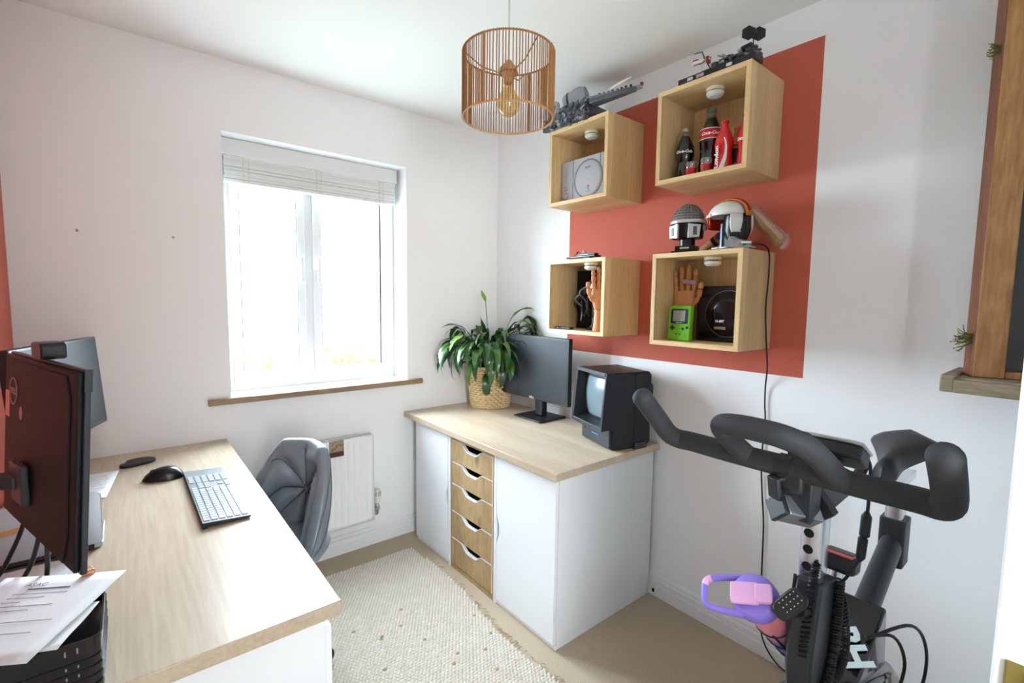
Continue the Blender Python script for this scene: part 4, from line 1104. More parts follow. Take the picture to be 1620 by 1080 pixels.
# ---- potted plant in a woven basket
WICK = mat('wicker_straw', (228, 202, 154), 0.7, var=0.12, vscale=60)
t = thing('wicker_basket', 'round straw wicker basket pot holding the leafy plant', 'basket', (1.775, 2.400, WTZ))
def brad(z): return 0.112 + 0.030 * (z / 0.255)
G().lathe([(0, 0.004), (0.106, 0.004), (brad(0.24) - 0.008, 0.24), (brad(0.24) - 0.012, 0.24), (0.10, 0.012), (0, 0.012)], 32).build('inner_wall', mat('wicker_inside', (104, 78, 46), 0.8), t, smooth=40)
NST = 22
g = G()
nrow = 17
for r in range(nrow):
    z = 0.007 + r * 0.2465 / nrow
    pts = []
    for i in range(NST * 2):
        a = 2 * PI * i / (NST * 2)
        off = 0.0075 * math.cos(NST * a + PI * (r % 2))
        rr_ = brad(z) + off
        pts.append((rr_ * math.cos(a), rr_ * math.sin(a), z))
    g.tube(pts, 0.0072, 6, closed=True)
wv = g.build('weave', WICK, t, smooth=True); wv['kind'] = 'stuff'
g = G()
for i in range(NST):
    a = 2 * PI * (i + 0.0) / NST
    g.tube([(brad(0) * math.cos(a), brad(0) * math.sin(a), 0.002), (brad(0.25) * math.cos(a), brad(0.25) * math.sin(a), 0.252)], 0.0034, 5)
st = g.build('stakes', WICK, t, smooth=True); st['kind'] = 'stuff'
g = G()
for ph in (0, PI):
    g.tube([((brad(0.255) + 0.004 * math.cos(26 * a + ph)) * math.cos(a), (brad(0.255) + 0.004 * math.cos(26 * a + ph)) * math.sin(a), 0.254 + 0.005 * math.sin(26 * a + ph)) for a in [2 * PI * i / 156 for i in range(156)]], 0.0052, 6, closed=True)
g.build('braided_rim', WICK, t, smooth=True)
LEAFM = [mat('leaf_deep_green', (38, 74, 34), 0.30, var=0.25, vscale=30, coat=0.25), mat('leaf_mid_green', (62, 104, 44), 0.30, var=0.25, vscale=30, coat=0.25), mat('leaf_fresh_green', (122, 170, 66), 0.35, var=0.15, vscale=30)]
plant = thing('potted_plant', 'lush green arching peace lily growing in the wicker basket', 'plant', (1.775, 2.400, WTZ + 0.21))
plant.scale = (1.0, 1.0, 1.16)
G().lathe([(0, -0.10), (0.10, -0.10), (0.118, 0.0), (0.06, 0.012), (0, 0.014)], 20).build('soil', mat('soil', (52, 40, 32), 0.95), plant, smooth=40)
rr = random.Random(21)
def leaf(az, length, lift, droop, width, mi, stem=0.10, tw=0.0, r0=0.03):
    """a petiole rising from the crown, then an arching pointed blade folded along its midrib"""
    d = Vector((math.cos(az), math.sin(az), 0)); side = Vector((-math.sin(az), math.cos(az), 0))
    p = d * r0
    ang = lift
    pts = [p.copy()]
    ns, nb = 4, 9
    for i in range(ns):
        p = p + (d * math.cos(ang) + Vector((0, 0, math.sin(ang)))) * (stem / ns); pts.append(p.copy())
        ang -= droop * 0.06
    sp_end = len(pts) - 1
    for i in range(nb):
        p = p + (d * math.cos(ang) + Vector((0, 0, math.sin(ang)))) * (length / nb); pts.append(p.copy())
        ang -= droop * (0.10 + 0.05 * i / nb)
    def lim(q):
        x = min(q.x, XR - 0.006 - 1.775); y = min(q.y, YB - 0.006 - 2.400)
        return Vector((x, y, max(q.z, -0.205) if q.x < 0.0 or True else q.z))
    pts = [lim(q) for q in pts]
    g = G()
    g.tube(pts[:sp_end + 2], [0.0032, 0.0030, 0.0027, 0.0025, 0.0022, 0.0012][:sp_end + 2], 5)
    rows = []
    bl = pts[sp_end:]
    for i, q in enumerate(bl):
        u = i / (len(bl) - 1)
        w_ = width * (math.sin(PI * min(1, u ** 0.72)) ** 0.85) * (1.0 if u < 0.98 else 0.0) + 0.0006
        tdir = (bl[min(i + 1, len(bl) - 1)] - bl[max(i - 1, 0)]).normalized()
        nrm = side.cross(tdir).normalized()
        s2 = (side * math.cos(tw * u) + nrm * math.sin(tw * u))
        wav = 0.12 * w_ * math.sin(i * 1.9 + az * 5)
        up = nrm if nrm.z >= 0 else -nrm
        rows.append([lim(q - s2 * w_ + up * (0.18 * w_ + wav)), lim(q - s2 * w_ * 0.5 + up * 0.13 * w_), q, lim(q + s2 * w_ * 0.5 + up * 0.13 * w_), lim(q + s2 * w_ + up * (0.18 * w_ - wav))])
    g.grid(rows)
    return g.build('leaf', LEAFM[mi], plant, smooth=70)
for k in range(130):
    # crowded crown, denser towards the room (away from the two walls)
    az = rr.uniform(0, 2 * PI)
    c = math.cos(az) * -0.6 + math.sin(az) * -0.8
    if c < -0.3 and rr.random() < 0.65:
        az += PI
    ln = rr.uniform(0.16, 0.25)
    leaf(az, ln, rr.uniform(0.75, 1.4), rr.uniform(1.4, 2.9), rr.uniform(0.014, 0.024), rr.choice((0, 0, 0, 1, 1)), rr.uniform(0.12, 0.25), rr.uniform(-0.6, 0.6), rr.uniform(0.0, 0.07))
R_ = math.radians
leaf(R_(190), 0.22, 1.10, 1.9, 0.020, 2, 0.22, 0.2)          # long pale leaves reaching to the window side
leaf(R_(200), 0.23, 1.0, 2.2, 0.020, 1, 0.21, -0.2)
leaf(R_(215), 0.22, 0.9, 2.7, 0.022, 0, 0.17, 0.1)
leaf(R_(235), 0.22, 0.85, 2.9, 0.024, 1, 0.16, 0.3)
leaf(R_(250), 0.22, 0.8, 3.0, 0.024, 0, 0.15, -0.3)
leaf(R_(265), 0.20, 0.9, 2.9, 0.024, 1, 0.16, 0.2)
leaf(R_(228), 0.20, 0.5, 3.3, 0.026, 0, 0.10, 0.2, 0.07)
leaf(R_(205), 0.18, 1.45, 0.5, 0.026, 0, 0.15, 0.6)          # upright dark leaf in the middle
leaf(R_(318), 0.25, 1.28, 2.3, 0.036, 0, 0.30, 0.5)          # large arching leaves to the right, above the monitor
leaf(R_(308), 0.26, 1.20, 2.3, 0.036, 1, 0.28, -0.4)
leaf(R_(300), 0.25, 1.10, 2.5, 0.034, 0, 0.27, 0.3)
leaf(R_(312), 0.22, 1.40, 1.5, 0.020, 2, 0.28, 0.4)
leaf(R_(290), 0.22, 1.15, 2.3, 0.030, 0, 0.24, 0.2)
fl_ = G()
fl_.tube(crom([(0.0, 0.0, 0.02), (-0.03, -0.015, 0.20), (-0.055, -0.02, 0.385)], 4), 0.0024, 6)
fl_.build('flower_stalk', LEAFM[1], plant, smooth=True)
rows = []
for i in range(9):
    u = i / 8; w_ = 0.017 * math.sin(PI * u ** 0.8) + 0.0004
    c = Vector((-0.055 - 0.045 * u, -0.02 - 0.012 * u, 0.380 + 0.085 * u - 0.02 * u * u))
    rows.append([c + Vector((-0.5, 0.6, 0.1)) * w_ + Vector((0.004, 0.004, 0)), c, c + Vector((0.5, -0.6, -0.1)) * w_ + Vector((0.004, 0.004, 0))])
G().grid(rows).build('spathe', LEAFM[2], plant, smooth=70)

# ---- flat monitor on a stand
MBK = mat('monitor_black', (26, 28, 32), 0.42)
MBZ = mat('monitor_bezel', (34, 37, 42), 0.38)
SCR = mat('monitor_screen_off', (34, 39, 44), 0.5)
t = thing('monitor', 'black flat monitor on a square stand beside the basket', 'monitor', (1.822, 2.005, WTZ), FRONT + 0.02)
G().prism(rrect(0.225, 0.205, 0.010, 4, 0.02, 0.0), 0, 0.010, 'XY').build('base', MBK, t, bevel=0.003)
G().box(-0.032 + 0.02, 0.032 + 0.02, -0.008, 0.030, 0.010, 0.24).build('neck', MBK, t, bevel=0.006)
b = G().box(-0.279, 0.279, -0.044, -0.016, 0.108, 0.468).build('panel_housing', MBZ, t, bevel=0.003)
G().box(-0.267, 0.267, -0.0448, -0.0435, 0.128, 0.458).build('screen', SCR, b)
G().box(-0.18, 0.18, -0.016, 0.004, 0.17, 0.40).build('rear_housing', MBK, t, bevel=0.012)
text('lettering', 'DELL', 0.018, mat('logo_silver', (225, 226, 230), 0.5), t, plane_m((0.0, -0.0452, 0.1175), (1, 0, 0), (0, 0, 1)), 0.0003, bold=0.0004)
for k in range(5):
    G().box(0.175 + k * 0.017, 0.185 + k * 0.017, -0.0447, -0.043, 0.1145, 0.1175).build('menu_button', mat('button_grey', (70, 74, 80), 0.4), b)
# ---- compact vintage television
t = thing('television', 'compact black vintage cathode ray television with a hooded screen', 'television', (1.782, 1.424, WTZ), math.radians(-107))
TVB = mat('tv_black', (24, 28, 32), 0.42)
TVT = mat('tv_trim', (62, 68, 74), 0.32, 0.2)
W2 = 0.128
# body behind the hood, side outline (y = depth, z = height) extruded across the width
G().prism([(-0.085, 0.0), (0.10, 0.0), (0.118, 0.03), (0.118, 0.335), (0.105, 0.352), (-0.085, 0.350)], -W2, W2, 'YZ').build('case', TVB, t, bevel=0.007)
G().prism([(0.112, 0.10), (0.134, 0.10), (0.138, 0.12), (0.138, 0.28), (0.132, 0.295), (0.112, 0.295)], -0.10, 0.118, 'YZ').build('tube_housing', TVB, t, bevel=0.008)
# hood: open frame sloping outwards to the bottom
def hood_ring(y_t, y_b, z_t, z_b, w_):
    return [(-w_, y_b, z_b), (w_, y_b, z_b), (w_, y_t, z_t), (-w_, y_t, z_t)]
o1 = hood_ring(-0.085, -0.085, 0.352, 0.098, W2 + 0.002); o2_ = hood_ring(-0.128, -0.150, 0.350, 0.092, W2 + 0.002)
i2 = hood_ring(-0.128, -0.150, 0.335, 0.110, W2 - 0.010); i1 = hood_ring(-0.075, -0.075, 0.320, 0.125, W2 - 0.022)
g = G()
vs = o1 + o2_ + i2 + i1
fs = []
for a in range(3):
    for j in range(4):
        j2 = (j + 1) % 4
        fs.append((a * 4 + j, a * 4 + j2, (a + 1) * 4 + j2, (a + 1) * 4 + j))
g.add(vs, fs)
hd = g.build('hood', TVB, t, bevel=0.002)
g = G()
for j in range(4):
    g.tube([o2_[j], o2_[(j + 1) % 4]], 0.0025, 6)
g.build('hood_trim', TVT, hd, smooth=True)
G().box(-0.122, 0.122, -0.1315, -0.126, 0.336, 0.349).build('name_strip', TVT, hd)
rows = []
for i in range(13):
    v_ = -1 + 2 * i / 12
    rows.append([(0.098 * (-1 + 2 * j / 12), -0.104 + 0.016 * ((-1 + 2 * j / 12) ** 2 + v_ * v_) / 1.4, 0.222 + 0.090 * v_) for j in range(13)])
G().grid(rows).build('picture_tube', mat('crt_glass', (112, 130, 136), 0.25), t, smooth=True)
G().box(-0.110, 0.110, -0.076, -0.070, 0.12, 0.325).build('tube_mask', mat('tube_mask_black', (12, 14, 16), 0.5), t)
pn = G().box(-0.118, 0.118, -0.098, -0.084, 0.008, 0.090).build('control_panel', mat('tv_panel', (40, 46, 54), 0.4), t, bevel=0.002)
G().box(-0.028, 0.028, -0.0990, -0.0982, 0.047, 0.053).build('blue_print', mat('panel_blue', (70, 130, 190), 0.4), pn)
G().lathe([(0, 0.003), (0.004, 0.003), (0.005, 0)], 12, (-0.09, -0.098, 0.058), rotm(PI / 2)).build('power_button', TVT, pn, smooth=True)
for sx in (-0.10, 0.10):
    for yy in (-0.07, 0.09):
        G().cyl((sx, yy, -0.0003), (sx, yy, 0.006), 0.010, n=12).build('foot', TVB, t)
G().box(W2 - 0.001, W2 + 0.0015, 0.028, 0.030, 0.01, 0.345).build('case_seam', mat('seam_black', (10, 12, 14), 0.6), t)
bx_ = thing('clear_cassette_box', 'small clear plastic box on the worktop against the television', 'box', (1.800, 1.283, WTZ), math.radians(-11))
G().box(-0.035, 0.035, -0.009, 0.009, 0.0, 0.030).build('case', clear_mat('smoked_clear', (120, 124, 124), 0.12, 0.03, 0.15), bx_, bevel=0.002)
G().box(-0.030, 0.030, -0.006, 0.006, 0.003, 0.022).build('contents', mat('dark_insert', (50, 52, 54), 0.5), bx_, bevel=0.001)

# ---- thin black cable hanging down the wall from the cube shelf
cb = []
from_pts = [(1.735, 0.812, 1.622), (1.80, 0.800, 1.632), (1.868, 0.794, 1.612), (1.878, 0.793, 1.52), (1.874, 0.795, 1.40), (1.885, 0.791, 1.28), (1.915, 0.794, 1.17), (1.938, 0.806, 1.09), (1.942, 0.806, 1.02), (1.942, 0.801, 0.95), (1.942, 0.806, 0.80), (1.942, 0.796, 0.66), (1.942, 0.784, 0.54), (1.942, 0.780, 0.36), (1.934, 0.770, 0.14), (1.926, 0.745, 0.06), (1.915, 0.690, 0.015), (1.905, 0.62, 0.006)]
tag(G().tube(crom(from_pts, 6), 0.0028, 6).build('cable', CBL, smooth=True), 'thin black cable hanging from the cube shelf down the white wall', 'cable')
for (y, lb) in ((1.265, 'small black cable clip on the skirting next to the white cabinet'), (0.640, 'small black cable clip on the skirting below the exercise bike')):
    tag(G().box(XR - 0.022, XR - 0.016, y - 0.006, y + 0.006, 0.018, 0.036).box(XR - 0.026, XR - 0.022, y - 0.004, y + 0.004, 0.020, 0.030).build('cable_clip', CBL, bevel=0.001), lb, 'clip', 'cable clips on the skirting')

# ============================================================ ON AND AT THE LEFT DESK
DT = DZ + 0.0005
R_ = math.radians
# ---- near monitor, seen from behind, on an arm
MB1 = mat('monitor_back_dark', (27, 26, 27), 0.6, spec=0.3, bump=0.02, bscale=200)
t = thing('monitor', 'black monitor seen from behind at the near end of the desk', 'monitor', (-0.154, 1.205, DT), rot=(R_(3.8), 0, R_(107.9)))
hz = -DT
b = G().prism([(-0.220, 0.966), (0.220, 0.966), (0.220, 1.298), (-0.220, 1.298)], -0.007, 0.002, 'XZ')
b.v = [(x, y, z + hz) for x, y, z in b.v]
pan = b.build('panel_housing', MBZ, t, bevel=0.002)
g = G().box(-0.213, 0.213, -0.0078, -0.0068, 0.980 + hz, 1.290 + hz); g.build('screen', SCR, pan)
g = G().prism([(-0.217, 0.970 + hz), (0.217, 0.970 + hz), (0.217, 1.294 + hz), (-0.217, 1.294 + hz)], 0.002, 0.010, 'XZ'); g.build('rear_shell', MB1, t, bevel=0.005)
g = G().prism([(-0.17, 0.975 + hz), (0.17, 0.975 + hz), (0.188, 1.02 + hz), (0.188, 1.25 + hz), (0.17, 1.285 + hz), (-0.17, 1.285 + hz), (-0.188, 1.25 + hz), (-0.188, 1.02 + hz)], 0.0095, 0.0125, 'XZ'); g.build('rear_bulge', MB1, t, bevel=0.003)
lg = mat('logo_dull_silver', (150, 118, 112), 0.4, 0.3)
lx, lz = 0.138, 1.225 + hz
ring = [(lx + 0.026 * math.cos(a), 0.0132, lz + 0.026 * math.sin(a)) for a in [2 * PI * i / 32 for i in range(32)]]
em = G().tube(ring, 0.0014, 6, closed=True).build('emblem_ring', lg, t, smooth=True)
text('lettering', 'DELL', 0.017, lg, t, plane_m((lx, 0.0132, lz), (-1, 0, 0), (0, 0, 1)), 0.0003, bold=0.0004)
G().box(0.168, 0.194, 0.0095, 0.0136, 1.170 + hz, 1.222 + hz).build('sticker', mat('pink_sticker', (206, 140, 128), 0.5), t)
G().prism([(0.085 + 0.010 * math.cos(a), 1.188 + hz + 0.013 * math.sin(a)) for a in [2 * PI * i / 20 for i in range(20)]], 0.0120, 0.0133, 'XZ').build('round_mark', lg, t)
G().box(-0.2203, -0.2185, -0.0078, 0.0022, 1.262 + hz, 1.299 + hz).build('corner_cap', mat('corner_black', (10, 10, 12), 0.3), t)
ARM = mat('arm_dark_grey', (58, 60, 64), 0.45)
arm = thing('monitor_mount', 'grey monitor arm clamped to the desk behind the near monitor', 'monitor mount', (-0.262, 1.330, DT))
G().cyl((0, 0, 0), (0, 0, 0.33), 0.015, n=20).build('pole', mat('arm_pale_grey', (176, 182, 188), 0.35, 0.4), arm, smooth=40)
G().box(-0.035, 0.035, -0.035, 0.035, 0, 0.012).build('clamp', mat('arm_pale_grey', (176, 182, 188), 0.35, 0.4), arm, bevel=0.003)
G().obox((0.045, -0.035, 0.318), (0.125, 0.034, 0.024), rotm(0, 0, -0.60)).build('arm_bar', ARM, arm, bevel=0.004)
G().obox((0.094, -0.079, 0.318), (0.012, 0.075, 0.075), rotm(0, 0, R_(17.9))).build('mount_plate', ARM, arm, bevel=0.003)
wc = thing('webcam', 'small black webcam clipped on top of the near monitor', 'webcam', (-0.112, 1.195, 1.2985), R_(107.9))
G().prism(rrect(0.060, 0.030, 0.008, 4, 0, 0.0165), -0.020, 0.016, 'XZ').build('body', mat('webcam_black', (20, 20, 22), 0.4), wc, bevel=0.003)
G().lathe([(0, 0.003), (0.008, 0.003), (0.010, 0)], 18, (0, -0.020, 0.017), rotm(PI / 2)).build('lens', BKP, wc, smooth=True)
# ---- far monitor, screen towards the chair
t = thing('monitor', 'dark monitor at the far end of the desk, screen turned to the chair', 'monitor', (-0.146, 2.060, DT), R_(71.4), rot=(R_(-4), 0, R_(71.4)))
G().box(-0.25, 0.25, -0.012, 0.016, 0.205, 0.520).build('panel_housing', MBZ, t, bevel=0.003)
G().box(-0.243, 0.243, -0.0128, -0.0115, 0.219, 0.513).build('screen', mat('monitor_screen_sheen', (50, 52, 55), 0.55, spec=0.35), t)
G().tube([(-0.05, 0.016, 0.36), (-0.05, 0.050, 0.355), (-0.05, 0.075, 0.32), (-0.05, 0.080, 0.014)], 0.014, 12).build('neck', MBK, t, smooth=40)
b_ = G().prism(rrect(0.13, 0.09, 0.01, 4, -0.05, 0.075), 0.008, 0.016, 'XY').build('base', MBK, t, bevel=0.002)
# ---- keyboard
KBB = mat('keyboard_grey', (120, 126, 132), 0.4)
KBD = mat('keyboard_dark_base', (34, 38, 44), 0.5)
KBK = mat('keycap_grey', (172, 180, 186), 0.38)
kb = thing('keyboard', 'slim grey full-size keyboard on the desk', 'keyboard', (0.206, 1.845, DT + 0.001), rot=(0, 0, R_(90.5)))
# local x runs towards the far wall (left of the typist is near the camera), local -y is the typist side
kw, kd_ = 0.262, 0.063
G().prism([(-kd_, 0.002), (kd_, 0.004), (kd_, 0.016), (-kd_, 0.007)], -kw, kw, 'YZ').build('base', [KBD], kb, bevel=0.002)
G().prism([(-kd_ + 0.001, 0.0072), (kd_ - 0.001, 0.0160), (kd_ - 0.001, 0.0172), (-kd_ + 0.001, 0.0084)], -kw + 0.001, kw - 0.001, 'YZ').build('top_plate', KBB, kb, bevel=0.0005)
keymesh = {}
def key(w_, cx, cy):
    if w_ not in keymesh:
        g = G(); a, b_ = w_ / 2 - 0.0012, 0.0082
        vs = [(-a, -b_, 0), (a, -b_, 0), (a, b_, 0), (-a, b_, 0), (-a + 0.0012, -b_ + 0.001, 0.0028), (a - 0.0012, -b_ + 0.001, 0.0028), (a - 0.0012, b_ - 0.001, 0.0028), (-a + 0.0012, b_ - 0.001, 0.0028)]
        g.add(vs, [(4, 5, 6, 7), (0, 1, 5, 4), (1, 2, 6, 5), (2, 3, 7, 6), (3, 0, 4, 7)])
        keymesh[w_] = g.mesh('key', KBK)
    z = 0.0084 + (cy + kd_) / (2 * kd_) * 0.0088
    obj('key', keymesh[w_], kb, (cx, cy, z + 0.0002), (math.atan2(0.0088, 2 * kd_), 0, 0))
U = 0.0192
for r in range(6):
    cy = kd_ - 0.013 - r * 0.0198
    x = -kw + 0.012
    widths = {0: [1] * 16, 1: [1] * 13 + [2], 2: [1.5] + [1] * 12 + [1.5], 3: [1.75] + [1] * 11 + [2.25], 4: [1.25] + [1] * 11 + [2.75], 5: [1.25, 1.25, 1.25, 6.25, 1.25, 1.25, 1.25, 1.25]}[r]
    for w_ in widths:
        key(round(w_ * U, 4), x + w_ * U / 2, cy); x += w_ * U
    x0 = -kw + 0.012 + 15.3 * U
    if r in (1, 2):
        for k in range(3): key(U, x0 + (k + 0.5) * U, cy)
    if r == 4: key(U, x0 + 1.5 * U, cy)
    if r == 5:
        for k in range(3): key(U, x0 + (k + 0.5) * U, cy)
    x1 = -kw + 0.012 + 18.6 * U
    if r >= 1:
        for k in range(4):
            key(U, x1 + (k + 0.5) * U, cy)
    else:
        for k in range(4): key(U, x1 + (k + 0.5) * U, cy)
G().box(-kw, kw, kd_ - 0.012, kd_, -0.0008, 0.004).build('foot_bar', KBD, kb)
# ---- mouse and wrist pad
ms = thing('mouse', 'black computer mouse beside the keyboard', 'mouse', (0.083, 2.128, DT), R_(80))
ms.scale = (1.08, 1.08, 1.08)
rows = []
for i in range(15):
    u = i / 14; yy = -0.060 + 0.120 * u
    w_ = 0.033 * (max(0.0, 1 - abs(2 * u - 1) ** 2.6)) ** 0.5 + 0.0005
    h = 0.040 * (math.sin(PI * (0.10 + 0.82 * u ** 0.85))) ** 0.8 * (max(0.0, 1 - abs(2 * u - 1) ** 5)) ** 0.5 + 0.001
    rows.append([(w_ * math.cos(PI * j / 12), yy, h * math.sin(PI * j / 12) ** 0.75 + 0.001) for j in range(13)])
msh = G().grid(rows); msh.add([q for r in rows for q in (r[0],)] + [q for r in reversed(rows) for q in (r[-1],)], [tuple(range(2 * len(rows)))])
ob = msh.build('shell', mat('mouse_black', (18, 19, 23), 0.28), ms, smooth=50); ob.rotation_euler = (0, 0, 0)
sw = G().lathe([(0, -0.003), (0.009, -0.003), (0.010, 0), (0.009, 0.003), (0, 0.003)], 18, (0, 0.028, 0.026), rotm(0, PI / 2)).build('scroll_wheel', KBD, ms, smooth=True)
wp = thing('wrist_pad', 'black bean shaped wrist pad lying near the window wall', 'wrist pad', (0.010, 2.385, DT), R_(20))
pts = crom([(-0.060, -0.028, 0), (-0.020, -0.040, 0), (0.03, -0.040, 0), (0.058, -0.018, 0), (0.052, 0.018, 0), (0.015, 0.040, 0), (-0.020, 0.036, 0), (-0.036, 0.012, 0), (-0.058, 0.0, 0)], 5, True)
poly = [(q.x, q.y) for q in pts]
G().prism(poly, 0, 0.012, 'XY').build('pad', mat('wrist_pad_black', (26, 26, 28), 0.6), wp, bevel=0.004)
PAP = mat('paper_white', (238, 238, 240), 0.7)
INK = mat('ink_grey', (120, 120, 128), 0.7)
def sheet(name, label, loc, rot, w_, h, lines, head=None, bold_at=None):
    """a sheet of paper with typed lines; local x across, y up the page"""
    t = thing(name, label, 'paper', loc, rot=rot)
    n_ = 8; rr = random.Random(int(w_ * 1000))
    rows = [[(-w_ / 2 + w_ * j / n_, -h / 2 + h * i / n_, 0.0012 + 0.0012 * math.sin(i * 0.9) * math.cos(j * 0.7)) for j in range(n_ + 1)] for i in range(n_ + 1)]
    pg = G().grid(rows).build('page', PAP, t, smooth=True, thick=0.0004)
    g = G()
    for (x, y, ln) in lines:
        g.box(x, x + ln, y - 0.0007, y + 0.0007, 0.0030, 0.0032)
    if lines:
        o_ = g.build('typed_lines', INK, pg); o_['kind'] = 'stuff'
    return t
sheet('paper_sheet', 'white typed sheet lying on the desk behind the near monitor', (-0.165, 2.190, DT), (0, 0, R_(-6)), 0.21, 0.297, [(0.0 + 0.012 * (k % 2), 0.10 - k * 0.016, 0.075 - 0.01 * (k % 3)) for k in range(11)])
# ---- open silver laptop, seen from behind the lid
LAP = mat('laptop_silver', (176, 184, 190), 0.35, 0.5)
lp = thing('laptop', 'open silver laptop seen from behind its lid, under the near monitor', 'laptop', (-0.190, 1.622, DT), R_(180))
G().prism(rrect(0.235, 0.17, 0.012, 4, 0, -0.092), 0.002, 0.016, 'XY').build('keyboard_deck', LAP, lp, bevel=0.003)
ld = G().prism(rrect(0.235, 0.135, 0.012, 4, 0, 0.070), -0.004, 0.004, 'XZ').build('lid', LAP, lp, bevel=0.002)
ld.location = (0, 0.0, 0.014); ld.rotation_euler = (R_(14), 0, 0)
G().box(-0.11, 0.11, -0.0052, -0.0040, 0.008, 0.132).build('screen', MBZ, ld)
G().cyl((-0.10, 0.004, 0.012), (0.10, 0.004, 0.012), 0.006, n=12).build('hinge', MBK, lp, smooth=True)
G().obox((0.062, 0.0053, 0.075), (0.06, 0.0012, 0.014), rotm(0, 0.12, 0)).build('gold_sticker', mat('gold_sticker', (190, 150, 100), 0.4, 0.3), ld)
tag(G().prism(rrect(0.20, 0.16, 0.008, 4, -0.205, 1.505), DT, DT + 0.013, 'XY').build('closed_tablet', mat('tablet_pale', (206, 214, 216), 0.4), bevel=0.003), 'pale grey closed tablet lying in front of the laptop', 'tablet')
hk = thing('cable_hook', 'small grey cable hook lying on the pale tablet', 'hook', (-0.235, 1.470, DT + 0.0135), R_(20))
G().tube(crom([(-0.03, 0, 0.006), (0.0, 0, 0.010), (0.026, 0, 0.018), (0.034, 0, 0.010), (0.030, 0, 0.004)], 5), 0.0038, 8).build('hook_wire', mat('hook_grey', (150, 150, 150), 0.4, 0.5), hk, smooth=True)
cable_sets = [([(-0.175, 1.345, 1.02), (-0.180, 1.350, 0.95), (-0.215, 1.370, 0.86), (-0.245, 1.385, 0.81), (-0.262, 1.40, 0.760)], 'black cable nearest the terracotta wall, looping below the near monitor'),
              ([(-0.150, 1.285, 1.02), (-0.152, 1.290, 0.94), (-0.180, 1.330, 0.85), (-0.225, 1.385, 0.795), (-0.243, 1.425, 0.758)], 'black cable looping below the middle of the near monitor'),
              ([(-0.142, 1.270, 1.02), (-0.140, 1.275, 0.92), (-0.152, 1.310, 0.83), (-0.195, 1.385, 0.785), (-0.250, 1.450, 0.758)], 'black cable hanging lowest below the near monitor')]
for pts, lb in cable_sets:
    tag(G().tube(crom(pts, 6), 0.0042, 8).build('monitor_cable', CBL, smooth=True), lb, 'cable', 'cables below the near monitor')
# ---- stack of black letter trays with post on top
TRB = mat('tray_black', (24, 25, 28), 0.22)
tx0, tx1, ty0, ty1 = -0.318, -0.056, 1.022, 1.245
def tray(z, label, hgt):
    t = thing('letter_tray', label, 'letter tray', ((tx0 + tx1) / 2, (ty0 + ty1) / 2, z), 0, 'stacked black letter trays')
    hx, hy = (tx1 - tx0) / 2, (ty1 - ty0) / 2
    G().prism(rrect(2 * hx, 2 * hy, 0.018, 5), 0, 0.003, 'XY').build('floor_panel', TRB, t)
    out = rrect(2 * hx, 2 * hy, 0.018, 5); inn = rrect(2 * hx - 0.006, 2 * hy - 0.006, 0.016, 5); k = len(out)
    g = G(); vs = [(x, y, 0.002) for x, y in out] + [(x * 1.012, y * 1.014, hgt) for x, y in out] + [(x * 1.012, y * 1.014, hgt) for x, y in inn] + [(x, y, 0.002) for x, y in inn]
    fs = []
    for a in range(3):
        for j in range(k):
            fs.append((a * k + j, a * k + (j + 1) % k, (a + 1) * k + (j + 1) % k, (a + 1) * k + j))
    g.add(vs, fs)
    g.build('rim_wall', TRB, t, smooth=35)
    g = G()
    for x in (hx - 0.03, hx - 0.045):
        g.box(x - 0.001, x + 0.001, -hy - 0.0035, -hy, hgt * 0.45, hgt * 0.7)
    g.build('label_slot', KM, t)
    return t
z = DT
names = ['lowest', 'second lowest', 'third lowest', 'fourth lowest', 'topmost']
for k, hgt in enumerate((0.016, 0.016, 0.016, 0.016, 0.034)):
    tray(z, '%s black letter tray of the stack on the near end of the desk' % names[k], hgt)
    z += 0.0165
TTOP = z + 0.0185
lt = sheet('letter', 'white printed letter lying across the top letter tray', (-0.172, 1.150, TTOP + 0.010), (R_(2), R_(0), R_(-30)), 0.21, 0.24, [(-0.05, 0.06 - k * 0.012, 0.09 - 0.03 * (k % 3)) for k in range(5)] + [(-0.08, -0.02, 0.15), (-0.08, -0.05, 0.14)])
text('lettering', 'ASAC', 0.014, INK, lt, plane_m((-0.03, 0.088, 0.0032), (1, 0, 0), (0, 1, 0)), 0.0001)
G().box(-0.035, 0.035, 0.0725, 0.0760, 0.0030, 0.0033).build('bold_line', mat('ink_dark', (70, 70, 76), 0.7), lt)
sheet('envelope', 'plain white envelope under the letter on the top letter tray', (-0.190, 1.120, TTOP), (R_(2), 0, R_(-24)), 0.23, 0.12, [])
us = thing('copper_lighter', 'small copper coloured block standing on the far rim of the letter trays', 'lighter', (-0.075, 1.232, TTOP - 0.016), rot=(0, R_(-8), 0.3))
G().box(-0.009, 0.009, -0.006, 0.006, 0, 0.040).build('body', mat('copper', (208, 140, 104), 0.3, 0.7), us, bevel=0.002)
G().box(-0.007, 0.007, -0.005, 0.005, 0.040, 0.045).build('cap', mat('copper_pale', (226, 178, 150), 0.3, 0.7), us, bevel=0.001)

